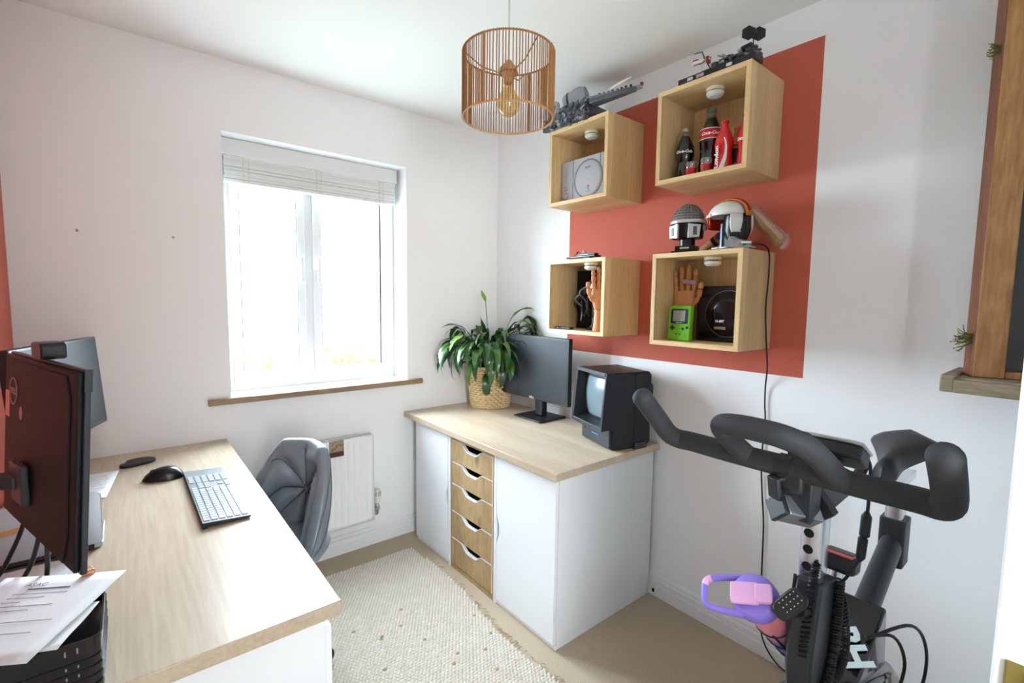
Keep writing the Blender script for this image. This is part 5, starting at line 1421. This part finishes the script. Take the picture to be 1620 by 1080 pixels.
# ---- upholstered desk chair
LEA = mat('grey_leather', (122, 130, 138), 0.34, var=0.05, vscale=18, coat=0.1)
SEAM = mat('seam_grey', (96, 102, 110), 0.6)
ch = thing('desk_chair', 'grey quilted leather swivel chair pushed up to the desk', 'chair', (0.402, 1.935, 0.0145), FRONT + 0.42)
def shell_pt(ph, v, off):
    """ph: angle round the back, v: 0 at the seat .. 1 at the rim; off: offset outwards"""
    a = abs(ph) / R_(95)
    ztop = 0.805 - 0.02 * a - 0.335 * (max(0, a - 0.36) / 0.64) ** 1.45
    z = 0.44 + (ztop - 0.44) * v
    flare = 0.028 * math.sin(v * PI * 0.5) - 0.020 * (v - 0.3) ** 2
    r = 0.168 + flare + off
    return Vector((r * 1.05 * math.sin(ph), r * 0.98 * math.cos(ph), z))
NP_, NV = 60, 30
seams = [PI / 2, PI / 2 + 0.85, PI / 2 - 0.85, 0.0, PI, -0.6, PI + 0.6, -PI / 2]
def pillow(ph, v):
    x = ph * 0.20; y = (v - 0.50) * 0.34
    r = math.hypot(x, y); a = math.atan2(y, x)
    dmin = min(abs(math.atan2(math.sin(a - s), math.cos(a - s))) for s in seams)
    d = r * math.sin(min(dmin, PI / 2))
    return 0.030 * (1 - math.exp(-(d / 0.022) ** 1.1)) * min(1, (1 - v) * 9 + 0.15)
inner = [[shell_pt(R_(-95) + R_(190) * j / NP_, i / NV, -0.022 - pillow(R_(-95) + R_(190) * j / NP_, i / NV)) for j in range(NP_ + 1)] for i in range(NV + 1)]
outer = [[shell_pt(R_(-95) + R_(190) * j / NP_, i / NV, 0.020) for j in range(NP_ + 1)] for i in range(NV + 1)]
rim = []
for q in range(1, 5):
    a = PI * q / 5
    rim.append([(inner[-1][j] + outer[-1][j]) / 2 + (inner[-1][j] - outer[-1][j]) / 2 * math.cos(a) + Vector((0, 0, 0.020 * math.sin(a))) for j in range(NP_ + 1)])
g = G(); g.grid(inner + rim + list(reversed(outer)))
for e in (0, -1):
    for i in range(NV):
        g.add([inner[i][e], inner[i + 1][e], outer[i + 1][e], outer[i][e]], [(0, 1, 2, 3)])
bk = g.build('backrest', LEA, ch, smooth=60)
for s_ in seams:
    q = []
    for k in range(1, 22):
        r = 0.012 * k; ph = r * math.cos(s_) / 0.20; v_ = 0.50 + r * math.sin(s_) / 0.34
        if abs(ph) > R_(86) or not 0.02 < v_ < 0.985: break
        q.append(shell_pt(ph, v_, -0.0265))
    if len(q) > 2:
        G().tube(q, 0.0022, 6).build('quilt_seam', mat('quilt_seam_dark', (62, 68, 76), 0.6), bk, smooth=True)
for off, v_ in ((0.0215, 0.93),):
    G().tube([shell_pt(R_(-93) + R_(186) * j / NP_, v_, off) for j in range(NP_ + 1)], 0.0016, 6).build('edge_seam', SEAM, bk, smooth=True)
pts = [shell_pt(R_(-90) + R_(55) * (j / 20) ** 0.8, 0.10 + 0.80 * (j / 20) ** 1.3, 0.0215) for j in range(21)]
pts2 = [shell_pt(R_(90) - R_(55) * (j / 20) ** 0.8, 0.10 + 0.80 * (j / 20) ** 1.3, 0.0215) for j in range(21)]
for q in (pts, pts2):
    G().tube(q, 0.0018, 6).build('side_seam', SEAM, bk, smooth=True)
rows = []
for i in range(9):
    u = i / 8
    k = (1 - max(0, (u - 0.45) / 0.55) ** 2.2 * 0.25) if u > 0.45 else (0.86 + 0.14 * u / 0.45)
    rows.append((0.205 * k, 0.40 + 0.085 * u))
G().lathe([(0, 0.40)] + rows + [(0.10, 0.494), (0, 0.497)], 32, R=Matrix.Diagonal((1.02, 1.0, 1))).build('seat_cushion', LEA, ch, smooth=60)
G().obox((0.135, 0.125, 0.60), (0.012, 0.002, 0.014), rotm(0, 0, -0.8)).build('care_tag', PAP, bk)
G().cyl((0, 0, 0.10), (0, 0, 0.40), 0.024, n=16).build('gas_lift', CHR, ch, smooth=40)
for k in range(5):
    a = 2 * PI * k / 5 + 0.3
    lg_ = G().tube([(0.02 * math.cos(a), 0.02 * math.sin(a), 0.115), (0.21 * math.cos(a), 0.21 * math.sin(a), 0.075)], [0.022, 0.013], 10).build('base_leg', CHR, ch, smooth=40)
    g = G()
    for s_ in (-1, 1):
        g.lathe([(0, -0.009), (0.024, -0.009), (0.026, 0), (0.024, 0.009), (0, 0.009)], 16, (0.21 * math.cos(a) + s_ * 0.014 * math.sin(a), 0.21 * math.sin(a) - s_ * 0.014 * math.cos(a), 0.0275), rotm(PI / 2, 0, a))
    g.cyl((0.21 * math.cos(a), 0.21 * math.sin(a), 0.02), (0.21 * math.cos(a), 0.21 * math.sin(a), 0.08), 0.006, n=8)
    g.build('castor', KBD, lg_, smooth=40)

# ============================================================ EXERCISE BIKE
FOAM = mat('black_foam_grip', (40, 42, 43), 0.75, bump=0.08, bscale=400)
BPL = mat('bike_black_plastic', (30, 31, 33), 0.45)
BGL = mat('bike_gloss_black', (16, 17, 19), 0.14, coat=0.5)
BFR = mat('bike_frame_charcoal', (46, 49, 52), 0.38)
BCH = mat('bike_chrome', (214, 217, 220), 0.24, 1.0)
BLOC = Vector((1.30, 0.334, 0.0))
bike = thing('exercise_bike', 'black indoor exercise bike with looped handlebars standing at the white wall', 'exercise bike', BLOC)
def GB():
    g = G(); g.xf = Matrix.Translation(-BLOC); return g
BZ = 1.13; BXX = 0.895; CY = 0.334
r_ = 0.0198
# main bar with the two raised end grips
pts = [(BXX - 0.118, 0.560, BZ + 0.108), (BXX - 0.100, 0.559, BZ + 0.092), (BXX - 0.05, 0.557, BZ + 0.044), (BXX - 0.018, 0.553, BZ + 0.012), (BXX, 0.540, BZ), (BXX + 0.003, 0.515, BZ), (BXX, 0.44, BZ), (BXX, 0.334, BZ), (BXX, 0.22, BZ), (BXX + 0.003, 0.150, BZ), (BXX, 0.125, BZ), (BXX - 0.018, 0.113, BZ + 0.012), (BXX - 0.05, 0.110, BZ + 0.044), (BXX - 0.100, 0.109, BZ + 0.092), (BXX - 0.118, 0.108, BZ + 0.108)]
cp = crom(pts, 4)
rad = [r_] * len(cp)
for k, q in enumerate((0.35, 0.72, 0.92)):
    rad[k] = r_ * q; rad[-1 - k] = r_ * q
GB().tube(cp, rad, 18).build('handlebar', FOAM, bike, smooth=True)
# inner loop rising forward from the bar
lp_ = [(BXX, 0.395, BZ), (BXX - 0.020, 0.410, BZ + 0.022), (BXX - 0.055, 0.416, BZ + 0.052), (BXX - 0.085, 0.405, BZ + 0.072), (BXX - 0.100, 0.372, BZ + 0.080), (BXX - 0.103, 0.334, BZ + 0.081), (BXX - 0.100, 0.300, BZ + 0.078), (BXX - 0.080, 0.272, BZ + 0.064), (BXX - 0.045, 0.258, BZ + 0.036), (BXX - 0.018, 0.250, BZ + 0.012), (BXX, 0.238, BZ)]
GB().tube(crom(lp_, 5), r_ * 0.98, 16).build('handlebar_loop', FOAM, bike, smooth=True)
cl = GB().cyl((BXX + 0.001, 0.340, BZ), (BXX + 0.001, 0.318, BZ), r_ + 0.0022, n=20).build('grip_collar', BPL, bike, smooth=40)
# stem from the post forward to the bar
GB().prism([(BXX - 0.018, BZ + 0.012), (BXX + 0.02, BZ + 0.012), (1.16, 1.055), (1.16, 1.025), (1.06, 1.02), (BXX + 0.005, 1.075), (BXX - 0.018, 1.095)][::-1], 0.296, 0.338, 'XZ').build('stem', BPL, bike, bevel=0.005)
# bracket and phone holder hanging under the bar
FLANGE = [(0.325, 1.065), (0.299, 1.047), (0.324, 1.015), (0.29, 1.025), (0.266, 1.047), (0.296, 1.087)]
GB().box(BXX - 0.004, BXX + 0.040, 0.284, 0.318, 1.040, 1.118).build('bracket', BPL, bike, bevel=0.004)
GB().prism([(BY, BZ_) for BY, BZ_ in FLANGE], 0.950, 0.972, 'YZ').build('bracket_flange', BPL, bike, bevel=0.002)
GB().tube([(0.876, 0.328, 1.061), (0.936, 0.294, 1.042)], 0.025, 4).build('phone_cradle', mat('brushed_steel', (150, 156, 160), 0.28, 0.8), bike, bevel=0.002)
GB().tube([(0.868, 0.3325, 1.0635), (0.876, 0.328, 1.061)], 0.027, 4).build('cradle_end', BPL, bike, bevel=0.002)
GB().obox((0.874, 0.338, 1.094), (0.010, 0.026, 0.040), rotm(0, math.radians(-8), math.radians(-30))).build('cradle_clip', BPL, bike, bevel=0.003)
GB().obox((0.884, 0.333, 1.113), (0.026, 0.026, 0.007), rotm(0, math.radians(-8), math.radians(-30))).build('cradle_hook', BPL, bike, bevel=0.002)
# ribbed knob behind the bar
kn = GB().cyl((0.962, 0.332, 1.115), (0.945, 0.326, 1.178), 0.018, n=20).build('ribbed_knob', BPL, bike, smooth=40)
g = GB()
for k in range(18):
    a = 2 * PI * k / 18
    d = Vector((-0.02, -0.01, 0.07)).normalized(); u = d.orthogonal().normalized(); v_ = d.cross(u)
    o_ = (u * math.cos(a) + v_ * math.sin(a)) * 0.0182
    g.tube([Vector((0.961, 0.3317, 1.118)) + o_, Vector((0.947, 0.3267, 1.172)) + o_], 0.0016, 5)
g.build('knob_ribs', BPL, kn)
# display console
Rc = rotm(0, math.radians(28), 0)
cc = Vector((1.118, 0.318, 1.125))
co = G(); co.xf = Matrix.Translation(-BLOC) @ Matrix.Translation(cc) @ Rc.to_4x4() @ Matrix.Scale(0.85, 4)
co.prism([(-0.044, -0.060), (0.034, -0.060), (0.056, -0.036), (0.056, 0.036), (0.034, 0.060), (-0.044, 0.060), (-0.052, 0.044), (-0.052, -0.044)], -0.030, 0.006, 'XY')
con = co.build('console', BPL, bike, bevel=0.006)
c2 = G(); c2.xf = co.xf
c2.prism([(-0.048, -0.063), (0.037, -0.063), (0.060, -0.038), (0.060, 0.038), (0.037, 0.063), (-0.048, 0.063), (-0.056, 0.045), (-0.056, -0.045)], 0.004, 0.012, 'XY')
c2.build('console_trim', mat('console_silver', (186, 188, 188), 0.3, 0.5), con, bevel=0.003)
c3 = G(); c3.xf = co.xf
c3.box(-0.034, 0.034, -0.045, 0.045, 0.0115, 0.0135); c3.build('display', mat('display_dark', (40, 46, 44), 0.15), con)
GB().box(1.085, 1.120, 0.306, 0.336, 1.03, 1.11).build('console_stalk', BPL, bike, bevel=0.004)
g = GB(); g.lathe([(0, 0.004), (0.006, 0.004), (0.008, 0)], 12, (1.074, 0.334, 1.075), rotm(0, -PI / 2)); g.build('stalk_bolt', BCH, bike, smooth=True)
# chrome post with adjustment holes, sleeve
GB().prism(rrect(0.052, 0.040, 0.006, 3, 1.115, 0.345), 0.80, 1.045, 'XY').build('handlebar_post', BCH, bike, smooth=30)
HOLE = mat('hole_black', (8, 8, 8), 0.8)
for z in (0.985, 0.940, 0.905, 0.868):
    g = GB(); g.lathe([(0, 0.0008), (0.0075, 0.0008), (0.009, 0.0012), (0.010, 0.0)], 16, (1.0892, 0.349, z), rotm(0, -PI / 2)); g.build('post_hole', HOLE, bike, smooth=True)
GB().prism([(1.070, 0.850), (1.160, 0.835), (1.185, 0.55), (1.060, 0.55), (1.035, 0.68), (1.045, 0.735)][::-1], 0.312, 0.362, 'XZ').build('post_sleeve', BFR, bike, bevel=0.006)
GB().prism([(1.045, 0.700), (1.070, 0.850), (1.074, 0.850), (1.066, 0.690)][::-1], 0.361, 0.366, 'XZ').build('sleeve_edge', BPL, bike)
# rounded control pad on the front of the sleeve
pad_ = G(); pad_.xf = Matrix.Translation(-BLOC) @ Matrix.Translation((1.000, 0.345, 0.822)) @ rotm(0, math.radians(-50), 0).to_4x4() @ rotm(0, 0, math.radians(62)).to_4x4()
pad_.prism(rrect(0.040, 0.072, 0.018, 6), -0.008, 0.008, 'XY')
pd = pad_.build('brake_pad_lever', BPL, bike, bevel=0.005)
g = G(); g.xf = pad_.xf
for i in range(3):
    for j in range(5):
        g.lathe([(0, 0.0085), (0.0012, 0.0085), (0.0012, 0.008)], 6, (-0.010 + i * 0.010, -0.022 + j * 0.009, 0))
dt_ = g.build('white_dots', PRINTW, pd); dt_['kind'] = 'stuff'
GB().cyl((1.02, 0.336, 0.805), (1.06, 0.334, 0.79), 0.012, n=12).build('lever_stem', BPL, bike, smooth=40)
# tension knob with a red line behind the post
tk = GB().obox((1.235, 0.330, 0.838), (0.055, 0.07, 0.045), rotm(0, math.radians(12), 0)).build('tension_knob', BPL, bike, bevel=0.010)
GB().obox((1.222, 0.330, 0.8615), (0.050, 0.062, 0.002), rotm(0, math.radians(12), 0)).build('red_line', mat('knob_red', (196, 44, 44), 0.4), tk)
GB().cyl((1.22, 0.334, 0.78), (1.232, 0.332, 0.83), 0.014, n=14).build('knob_shaft', BCH, bike, smooth=40)
# main body: gloss fairing, frame tube up to the seat
GB().prism([(1.04, 0.60), (1.20, 0.54), (1.32, 0.53), (1.52, 0.48), (1.62, 0.40), (1.55, 0.30), (1.25, 0.25), (1.00, 0.30), (0.94, 0.45), (0.96, 0.57)][::-1], 0.270, 0.398, 'XZ').build('fairing', BGL, bike, bevel=0.018, seg=3)
GB().tube([(1.40, CY, 0.575), (1.47, CY, 0.608), (1.73, CY, 0.735)], [0.040, 0.036, 0.034], 20, flat=0.8).build('top_tube', BFR, bike, smooth=40)
GB().prism(rrect(0.075, 0.062, 0.010, 4, 1.730, CY), 0.66, 0.80, 'XY').build('seat_sleeve', BPL, bike, bevel=0.004)
GB().prism(rrect(0.050, 0.042, 0.006, 3, 1.725, CY), 0.78, 0.900, 'XY').build('seat_post', BCH, bike, smooth=30)
GB().box(1.61, 1.85, 0.316, 0.352, 0.892, 0.918).build('seat_slider', BCH, bike, bevel=0.003)
GB().cyl((1.64, CY, 0.905), (1.64, CY, 0.965), 0.013, n=14).build('seat_stem', BCH, bike, smooth=40)
GB().obox((1.60, 0.392, 0.955), (0.02, 0.028, 0.05), rotm(0.3, 0, 0)).build('slider_lever', BPL, bike, bevel=0.006)
# saddle: narrow rounded nose to the front, broad rear
rows = []
NN = 16
for i in range(NN + 1):
    u = i / NN
    x = 1.535 + 0.285 * u
    hw_ = 0.028 + 0.075 * max(0, (u - 0.30) / 0.70) ** 1.25
    if u < 0.12: hw_ *= (u / 0.12) ** 0.5 * 0.98 + 0.02
    if u > 0.90: hw_ *= (max(0.0, 1 - ((u - 0.90) / 0.10) ** 2)) ** 0.5 * 0.6 + 0.4
    zt = 1.000 + 0.045 * u ** 2 + 0.012 * math.sin(u * PI) - (0.030 * (1 - u / 0.15) ** 2 if u < 0.15 else 0)
    th = 0.060 - 0.010 * u
    row = []
    for j in range(17):
        a = 2 * PI * j / 16
        c_, s_ = math.cos(a), math.sin(a)
        row.append((x, CY + hw_ * c_, zt - th / 2 + th / 2 * s_ - 0.018 * abs(c_) ** 2 * (1 if s_ > -0.2 else 0.6)))
    rows.append(row)
g = GB(); g.grid(rows); g.add(rows[0][:-1], [tuple(range(16))]); g.add(rows[-1][:-1], [tuple(range(15, -1, -1))])
sd = g.build('saddle', mat('saddle_black', (38, 38, 40), 0.42), bike, smooth=60)
# printed initials on the fairing
GB().prism([(1.20, 0.48), (1.50, 0.48), (1.47, 0.650), (1.26, 0.551)], 0.285, 0.412, 'XZ').build('gusset', BGL, bike, bevel=0.006)
text('emblem', 'BH', 0.082, mat('logo_white', (214, 226, 226), 0.4), bike, Matrix.Translation(-BLOC) @ plane_m((1.328, 0.322, 0.5905), (0.0, -1.0, 0.0), (0.904, 0, 0.427)) @ Matrix.Rotation(math.radians(-52), 4, 'Z'), 0.001, bold=0.003)
# flywheel cover, cranks, pedals, floor stabilisers
g = GB(); g.lathe([(0, -0.03), (0.20, -0.03), (0.215, -0.015), (0.215, 0.015), (0.20, 0.03), (0, 0.03)], 40, (1.03, CY, 0.36), rotm(PI / 2)); g.build('flywheel', BFR, bike, smooth=35)
g = GB(); g.lathe([(0, 0.0), (0.10, 0.0), (0.11, -0.008), (0.11, -0.02)], 32, (1.43, 0.268, 0.36), rotm(PI / 2)); g.build('crank_cover', BPL, bike, smooth=35)
for sy, dz, dx in ((0.245, -0.15, 0.05), (0.423, 0.15, -0.05)):
    cr = GB().tube([(1.43, sy, 0.36), (1.43 + dx, sy, 0.36 + dz)], 0.013, 10).build('crank', BCH, bike, smooth=40)
    oy = sy + (0.05 if sy > CY else -0.05)
    GB().box(1.43 + dx - 0.05, 1.43 + dx + 0.05, min(oy, oy) - 0.04, oy + 0.04, 0.36 + dz - 0.014, 0.36 + dz + 0.014).build('pedal', BPL, cr, bevel=0.004)
for x in (0.93, 1.78):
    st_ = GB().tube([(x, CY - 0.25, 0.035), (x, CY + 0.25, 0.035)], 0.030, 14).build('stabiliser', BFR, bike, smooth=40)
    for y in (CY - 0.22, CY + 0.22):
        GB().cyl((x, y, 0.0), (x, y, 0.02), 0.018, n=12).build('foot', BPL, st_)
GB().tube([(0.94, CY, 0.05), (1.10, CY, 0.30)], 0.032, 14).build('frame_leg', BFR, bike, smooth=40)
GB().tube([(1.77, CY, 0.05), (1.52, CY, 0.36)], 0.032, 14).build('frame_leg', BFR, bike, smooth=40)
# console cable with connector, coiled lead, brake cables
GB().tube(crom([(1.150, 0.285, 1.120), (1.165, 0.272, 1.09), (1.165, 0.270, 1.02), (1.162, 0.270, 0.98)], 5), 0.0032, 8).build('console_lead', CBL, bike, smooth=True)
GB().tube([(1.162, 0.270, 0.995), (1.160, 0.270, 0.985), (1.158, 0.271, 0.945), (1.157, 0.272, 0.942), (1.156, 0.272, 0.938), (1.152, 0.273, 0.900), (1.150, 0.274, 0.892)], [0.004, 0.0095, 0.0095, 0.0060, 0.0090, 0.0085, 0.004], 12).build('connector', CBL, bike, smooth=30)
GB().tube(crom([(1.150, 0.274, 0.895), (1.142, 0.292, 0.85), (1.150, 0.304, 0.832)], 5), 0.003, 8).build('lower_lead', CBL, bike, smooth=True)
def coil(path, turns, R, r):
    P = crom(path, 12); out = []
    n = turns * 10
    for i in range(n + 1):
        f = i / n * (len(P) - 1); k = min(int(f), len(P) - 2); q = P[k].lerp(P[k + 1], f - k)
        T = (P[k + 1] - P[k]).normalized(); u = T.orthogonal().normalized(); v_ = T.cross(u)
        # steady frame
        u = (Vector((0.3, 1, 0.1)) - T * T.dot(Vector((0.3, 1, 0.1)))).normalized(); v_ = T.cross(u)
        a = 2 * PI * turns * i / n
        out.append(q + u * (R * math.cos(a)) + v_ * (R * math.sin(a)))
    return GB().tube(out, r, 5).build('coiled_lead', CBL, bike, smooth=True)
coil([(1.150, 0.305, 0.835), (1.146, 0.304, 0.76), (1.136, 0.304, 0.69), (1.110, 0.304, 0.63), (1.070, 0.306, 0.610), (1.035, 0.306, 0.62)], 58, 0.0085, 0.0024)
coil([(1.155, 0.302, 0.80), (1.185, 0.298, 0.70), (1.180, 0.298, 0.64), (1.13, 0.300, 0.615)], 34, 0.0085, 0.0024)
coil([(1.086, 0.330, 0.885), (1.070, 0.330, 0.845), (1.050, 0.330, 0.77), (1.040, 0.330, 0.70)], 22, 0.007, 0.002)
GB().tube(crom([(1.36, 0.300, 0.615), (1.44, 0.262, 0.60), (1.52, 0.250, 0.50), (1.50, 0.255, 0.42)], 6), 0.004, 8).build('brake_cable', CBL, bike, smooth=True)
GB().tube(crom([(1.36, 0.295, 0.615), (1.50, 0.240, 0.615), (1.62, 0.225, 0.50), (1.66, 0.235, 0.36), (1.60, 0.270, 0.25)], 6), 0.004, 8).build('brake_cable', CBL, bike, smooth=True)
# bottle cage ring
cagec = Vector((1.115, 0.422, 0.715))

# ---- pink and purple drinking bottle, lid towards the camera
PUR = mat('bottle_purple', (132, 112, 200), 0.4)
PNK = mat('bottle_pink_lid', (214, 160, 200), 0.4)
bdir = Vector((-0.72, 0.06, 0.68)).normalized()
BROT = 115
bt = thing('water_bottle', 'pink and purple drinking bottle with a loop lid, in the bike cage', 'bottle', (1.015, 0.414, 0.790))
bt.rotation_mode = 'QUATERNION'; bt.rotation_quaternion = bdir.to_track_quat('Z', 'Y') @ Quaternion((0, 0, 1), math.radians(BROT))
bt.scale = (1.12, 1.12, 1.12)
def ombre():
    M_ = bpy.data.materials.new('bottle_ombre'); M_.use_nodes = True
    nt = M_.node_tree; p = nt.nodes['Principled BSDF']; L = nt.links.new
    p.inputs['Roughness'].default_value = 0.35
    tc = nt.nodes.new('ShaderNodeTexCoord'); sp = nt.nodes.new('ShaderNodeSeparateXYZ'); L(tc.outputs['Object'], sp.inputs[0])
    mr = nt.nodes.new('ShaderNodeMapRange'); mr.inputs['From Min'].default_value = -0.24; mr.inputs['From Max'].default_value = -0.02
    L(sp.outputs['Z'], mr.inputs['Value'])
    r = nt.nodes.new('ShaderNodeValToRGB')
    r.color_ramp.elements[0].color = lin((110, 90, 190)) + (1,); r.color_ramp.elements[1].color = lin((240, 140, 140)) + (1,)
    e = r.color_ramp.elements.new(0.45); e.color = lin((120, 96, 196)) + (1,)
    e = r.color_ramp.elements.new(0.62); e.color = lin((240, 150, 170)) + (1,)
    L(mr.outputs[0], r.inputs['Fac']); L(r.outputs['Color'], p.inputs['Base Color'])
    return M_
G().lathe([(0, -0.235), (0.030, -0.235), (0.034, -0.228), (0.035, -0.06), (0.034, -0.035), (0.031, -0.015), (0.030, -0.004), (0, -0.004)], 32).build('body', ombre(), bt, smooth=40)
ldm = G().lathe([(0.033, -0.012), (0.040, -0.010), (0.042, -0.002), (0.042, 0.014), (0.039, 0.022), (0.034, 0.025), (0, 0.025)], 32).build('lid', PUR, bt, smooth=40)
# loop handle standing off to the far side of the lid (towards the photograph's left)
hl = crom([(-0.034, 0.018, 0.012), (-0.031, 0.052, 0.016), (-0.026, 0.082, 0.018), (-0.014, 0.091, 0.018), (0.014, 0.091, 0.018), (0.026, 0.082, 0.018), (0.031, 0.052, 0.016), (0.034, 0.018, 0.012)], 5)
G().tube(hl, 0.0085, 10, flat=0.7).build('carry_loop', PUR, ldm, smooth=True)
G().tube(hl[20:27], 0.0089, 10, flat=0.72).build('loop_accent', PNK, ldm, smooth=True)
G().prism(rrect(0.040, 0.052, 0.006, 3, 0.0, 0.012), 0.025, 0.032, 'XY').build('flip_cap', PNK, ldm, bevel=0.002)
G().prism(rrect(0.034, 0.030, 0.005, 3, 0.0, -0.022), 0.025, 0.035, 'XY').build('spout_cover', PNK, ldm, bevel=0.002)
# wire cage belonging to the bike
cq = bdir.to_track_quat('Z', 'Y'); M_c = Matrix.Translation(Vector((1.015, 0.414, 0.790))) @ cq.to_matrix().to_4x4()
g = GB()
for zz in (-0.10, -0.17, -0.225):
    g.tube([M_c @ Vector((0.040 * math.cos(a), 0.040 * math.sin(a), zz)) for a in [2 * PI * i / 24 for i in range(24)]], 0.0022, 6, closed=True)
for a in (0.5, 2.1, 3.7, 5.2):
    g.tube([M_c @ Vector((0.040 * math.cos(a), 0.040 * math.sin(a), zz)) for zz in (-0.09, -0.24)] , 0.0022, 6)
g.tube([M_c @ Vector((0.040 * math.cos(a), 0.040 * math.sin(a), -0.24)) for a in [2 * PI * i / 24 for i in range(24)]], 0.0022, 6, closed=True)
g.build('bottle_cage', BPL, bike, smooth=True)

# ============================================================ SHELF AT THE RIGHT EDGE, BOX FRAME, DOOR
GRYW = wood('grey_washed_wood', (156, 140, 116), (106, 92, 74), 'Y', 8, 12, 0.7)
sh = thing('wall_shelf', 'grey washed wooden shelf on the white wall behind the door', 'shelf', (1.70, -0.55, 1.187))
G().box(0.006, XR - 0.001 - 1.70, 0.0, 0.780, 0.0, 0.040).build('board', GRYW, sh, bevel=0.002)
G().box(-0.002, XR - 0.001 - 1.70, 0.780, 0.810, 0.0, 0.046).build('end_moulding', GRYW, sh, bevel=0.004)
G().box(-0.002, 0.006, 0.0, 0.782, 0.0, 0.034).build('front_moulding', GRYW, sh, bevel=0.003)
OLDW = wood('old_tan_timber', (190, 142, 86), (140, 92, 48), 'Z', 7, 7, 0.6, knots=True)
OLDO = wood('old_orange_timber', (142, 80, 38), (84, 40, 16), 'Z', 9, 8, 0.55)
ang = math.radians(22)
fr_ = thing('box_frame', 'tall rough timber box frame with a black panel, standing on the grey shelf', 'frame', (1.752, 0.204, 1.2278), -PI / 2 + ang)
# local x runs to the viewer's right, local -y is the front
Hf, Wf, Df, rw = 1.08, 0.34, 0.075, 0.064
g = G()
def rail(x0, x1, z0, z1, nm):
    gg = G(); gg.box(x0, x1, 0, Df, z0, z1)
    # first material everywhere, the outer left side is darker and more orange
    mi = []
    for f in gg.f:
        n_ = [gg.v[i] for i in f]
        mi.append(1 if all(abs(q[0] - x0) < 1e-6 for q in n_) and x0 == 0 else 0)
    gg.mi = mi
    return gg.build(nm, [OLDW, OLDO], fr_, bevel=0.003)
rail(0, rw, 0, Hf, 'stile'); rail(Wf - rw, Wf, 0, Hf, 'stile')
rail(rw, Wf - rw, 0, 0.018, 'rail'); rail(rw, Wf - rw, Hf - rw, Hf, 'rail')
G().box(rw, Wf - rw, 0.030, 0.040, 0.018, Hf - rw).build('black_panel', mat('slate_black', (26, 26, 28), 0.5, var=0.5, vscale=14), fr_)
MOSS = [mat('moss_green', (104, 112, 52), 0.9, var=0.3, vscale=60), mat('moss_brown', (120, 84, 60), 0.9)]
rr = random.Random(4)
def moss(label, loc, n, size, up):
    t = thing('moss_sprig', label, 'moss', loc, 0, 'moss sprigs on the timber frame')
    g = G()
    for k in range(n):
        p = Vector((rr.uniform(-.006, .006), rr.uniform(-0.004, 0.004), rr.uniform(-size * 0.4, size * 0.4)))
        pts = [p]
        d = Vector((rr.uniform(-0.6, 0.3), 1, rr.uniform(-0.8, 0.8) + up)).normalized()
        for q in range(4):
            p = p + d * (size * rr.uniform(0.2, 0.34)); d = (d + Vector((rr.uniform(-.5, .5), rr.uniform(-.3, .3), rr.uniform(-.6, .4)))).normalized(); pts.append(p)
        g.tube(pts, [0.0016, 0.0014, 0.0012, 0.001, 0.0006], 4, mi=rr.choice((0, 0, 0, 1)))
        for q in pts[1:]:
            u = Vector((rr.uniform(-1, 1), rr.uniform(-1, 1), rr.uniform(-1, 1))).normalized() * 0.004
            w_ = u.orthogonal() * 0.4
            g.add([q - u, q + w_, q + u, q - w_], [(0, 1, 2, 3)], rr.choice((0, 0, 1)))
    o_ = g.build('sprigs', MOSS, t, fix=False); o_['kind'] = 'stuff'
moss('green moss sprig growing out of the lower side of the timber frame', (1.775, 0.212, 1.330), 26, 0.034, -0.2)
moss('dark moss sprig growing out of the upper side of the timber frame', (1.775, 0.212, 2.075), 18, 0.022, 0.1)
# ---- open door leaf at the right edge, brass lever
dr = bpy.data.objects.new('door_1', None); COL.objects.link(dr); dr.location = (0.800, -0.66, 0); dr.rotation_euler = (0, 0, math.radians(3.5))
struct(dr, 'white panelled door standing open')
G().box(0, 0.038, 0, 0.71, 0.008, 1.98).build('leaf', TRIMW, dr, bevel=0.003)
for (a, b_, c, d) in ((0.10, 0.61, 0.15, 0.75), (0.10, 0.61, 0.95, 1.85)):
    G().box(-0.004, 0.001, a, b_, c, d).build('raised_panel', TRIMW, dr, bevel=0.003)
BRASS = mat('aged_brass', (150, 132, 74), 0.3, 0.8)
pl_ = G().box(-0.004, 0.0, 0.655, 0.700, 0.900, 1.020).build('handle_plate', BRASS, dr, bevel=0.002)
G().tube(crom([(-0.003, 0.680, 0.985), (-0.030, 0.680, 0.985), (-0.040, 0.672, 0.985), (-0.040, 0.57, 0.980)], 5), 0.009, 12).build('lever_handle', BRASS, dr, smooth=True)
struct(G().box(0.86, 0.93, YN, YN + 0.015, 0, 2.10).build('trim_3', TRIMW, bevel=0.003), 'white door lining')
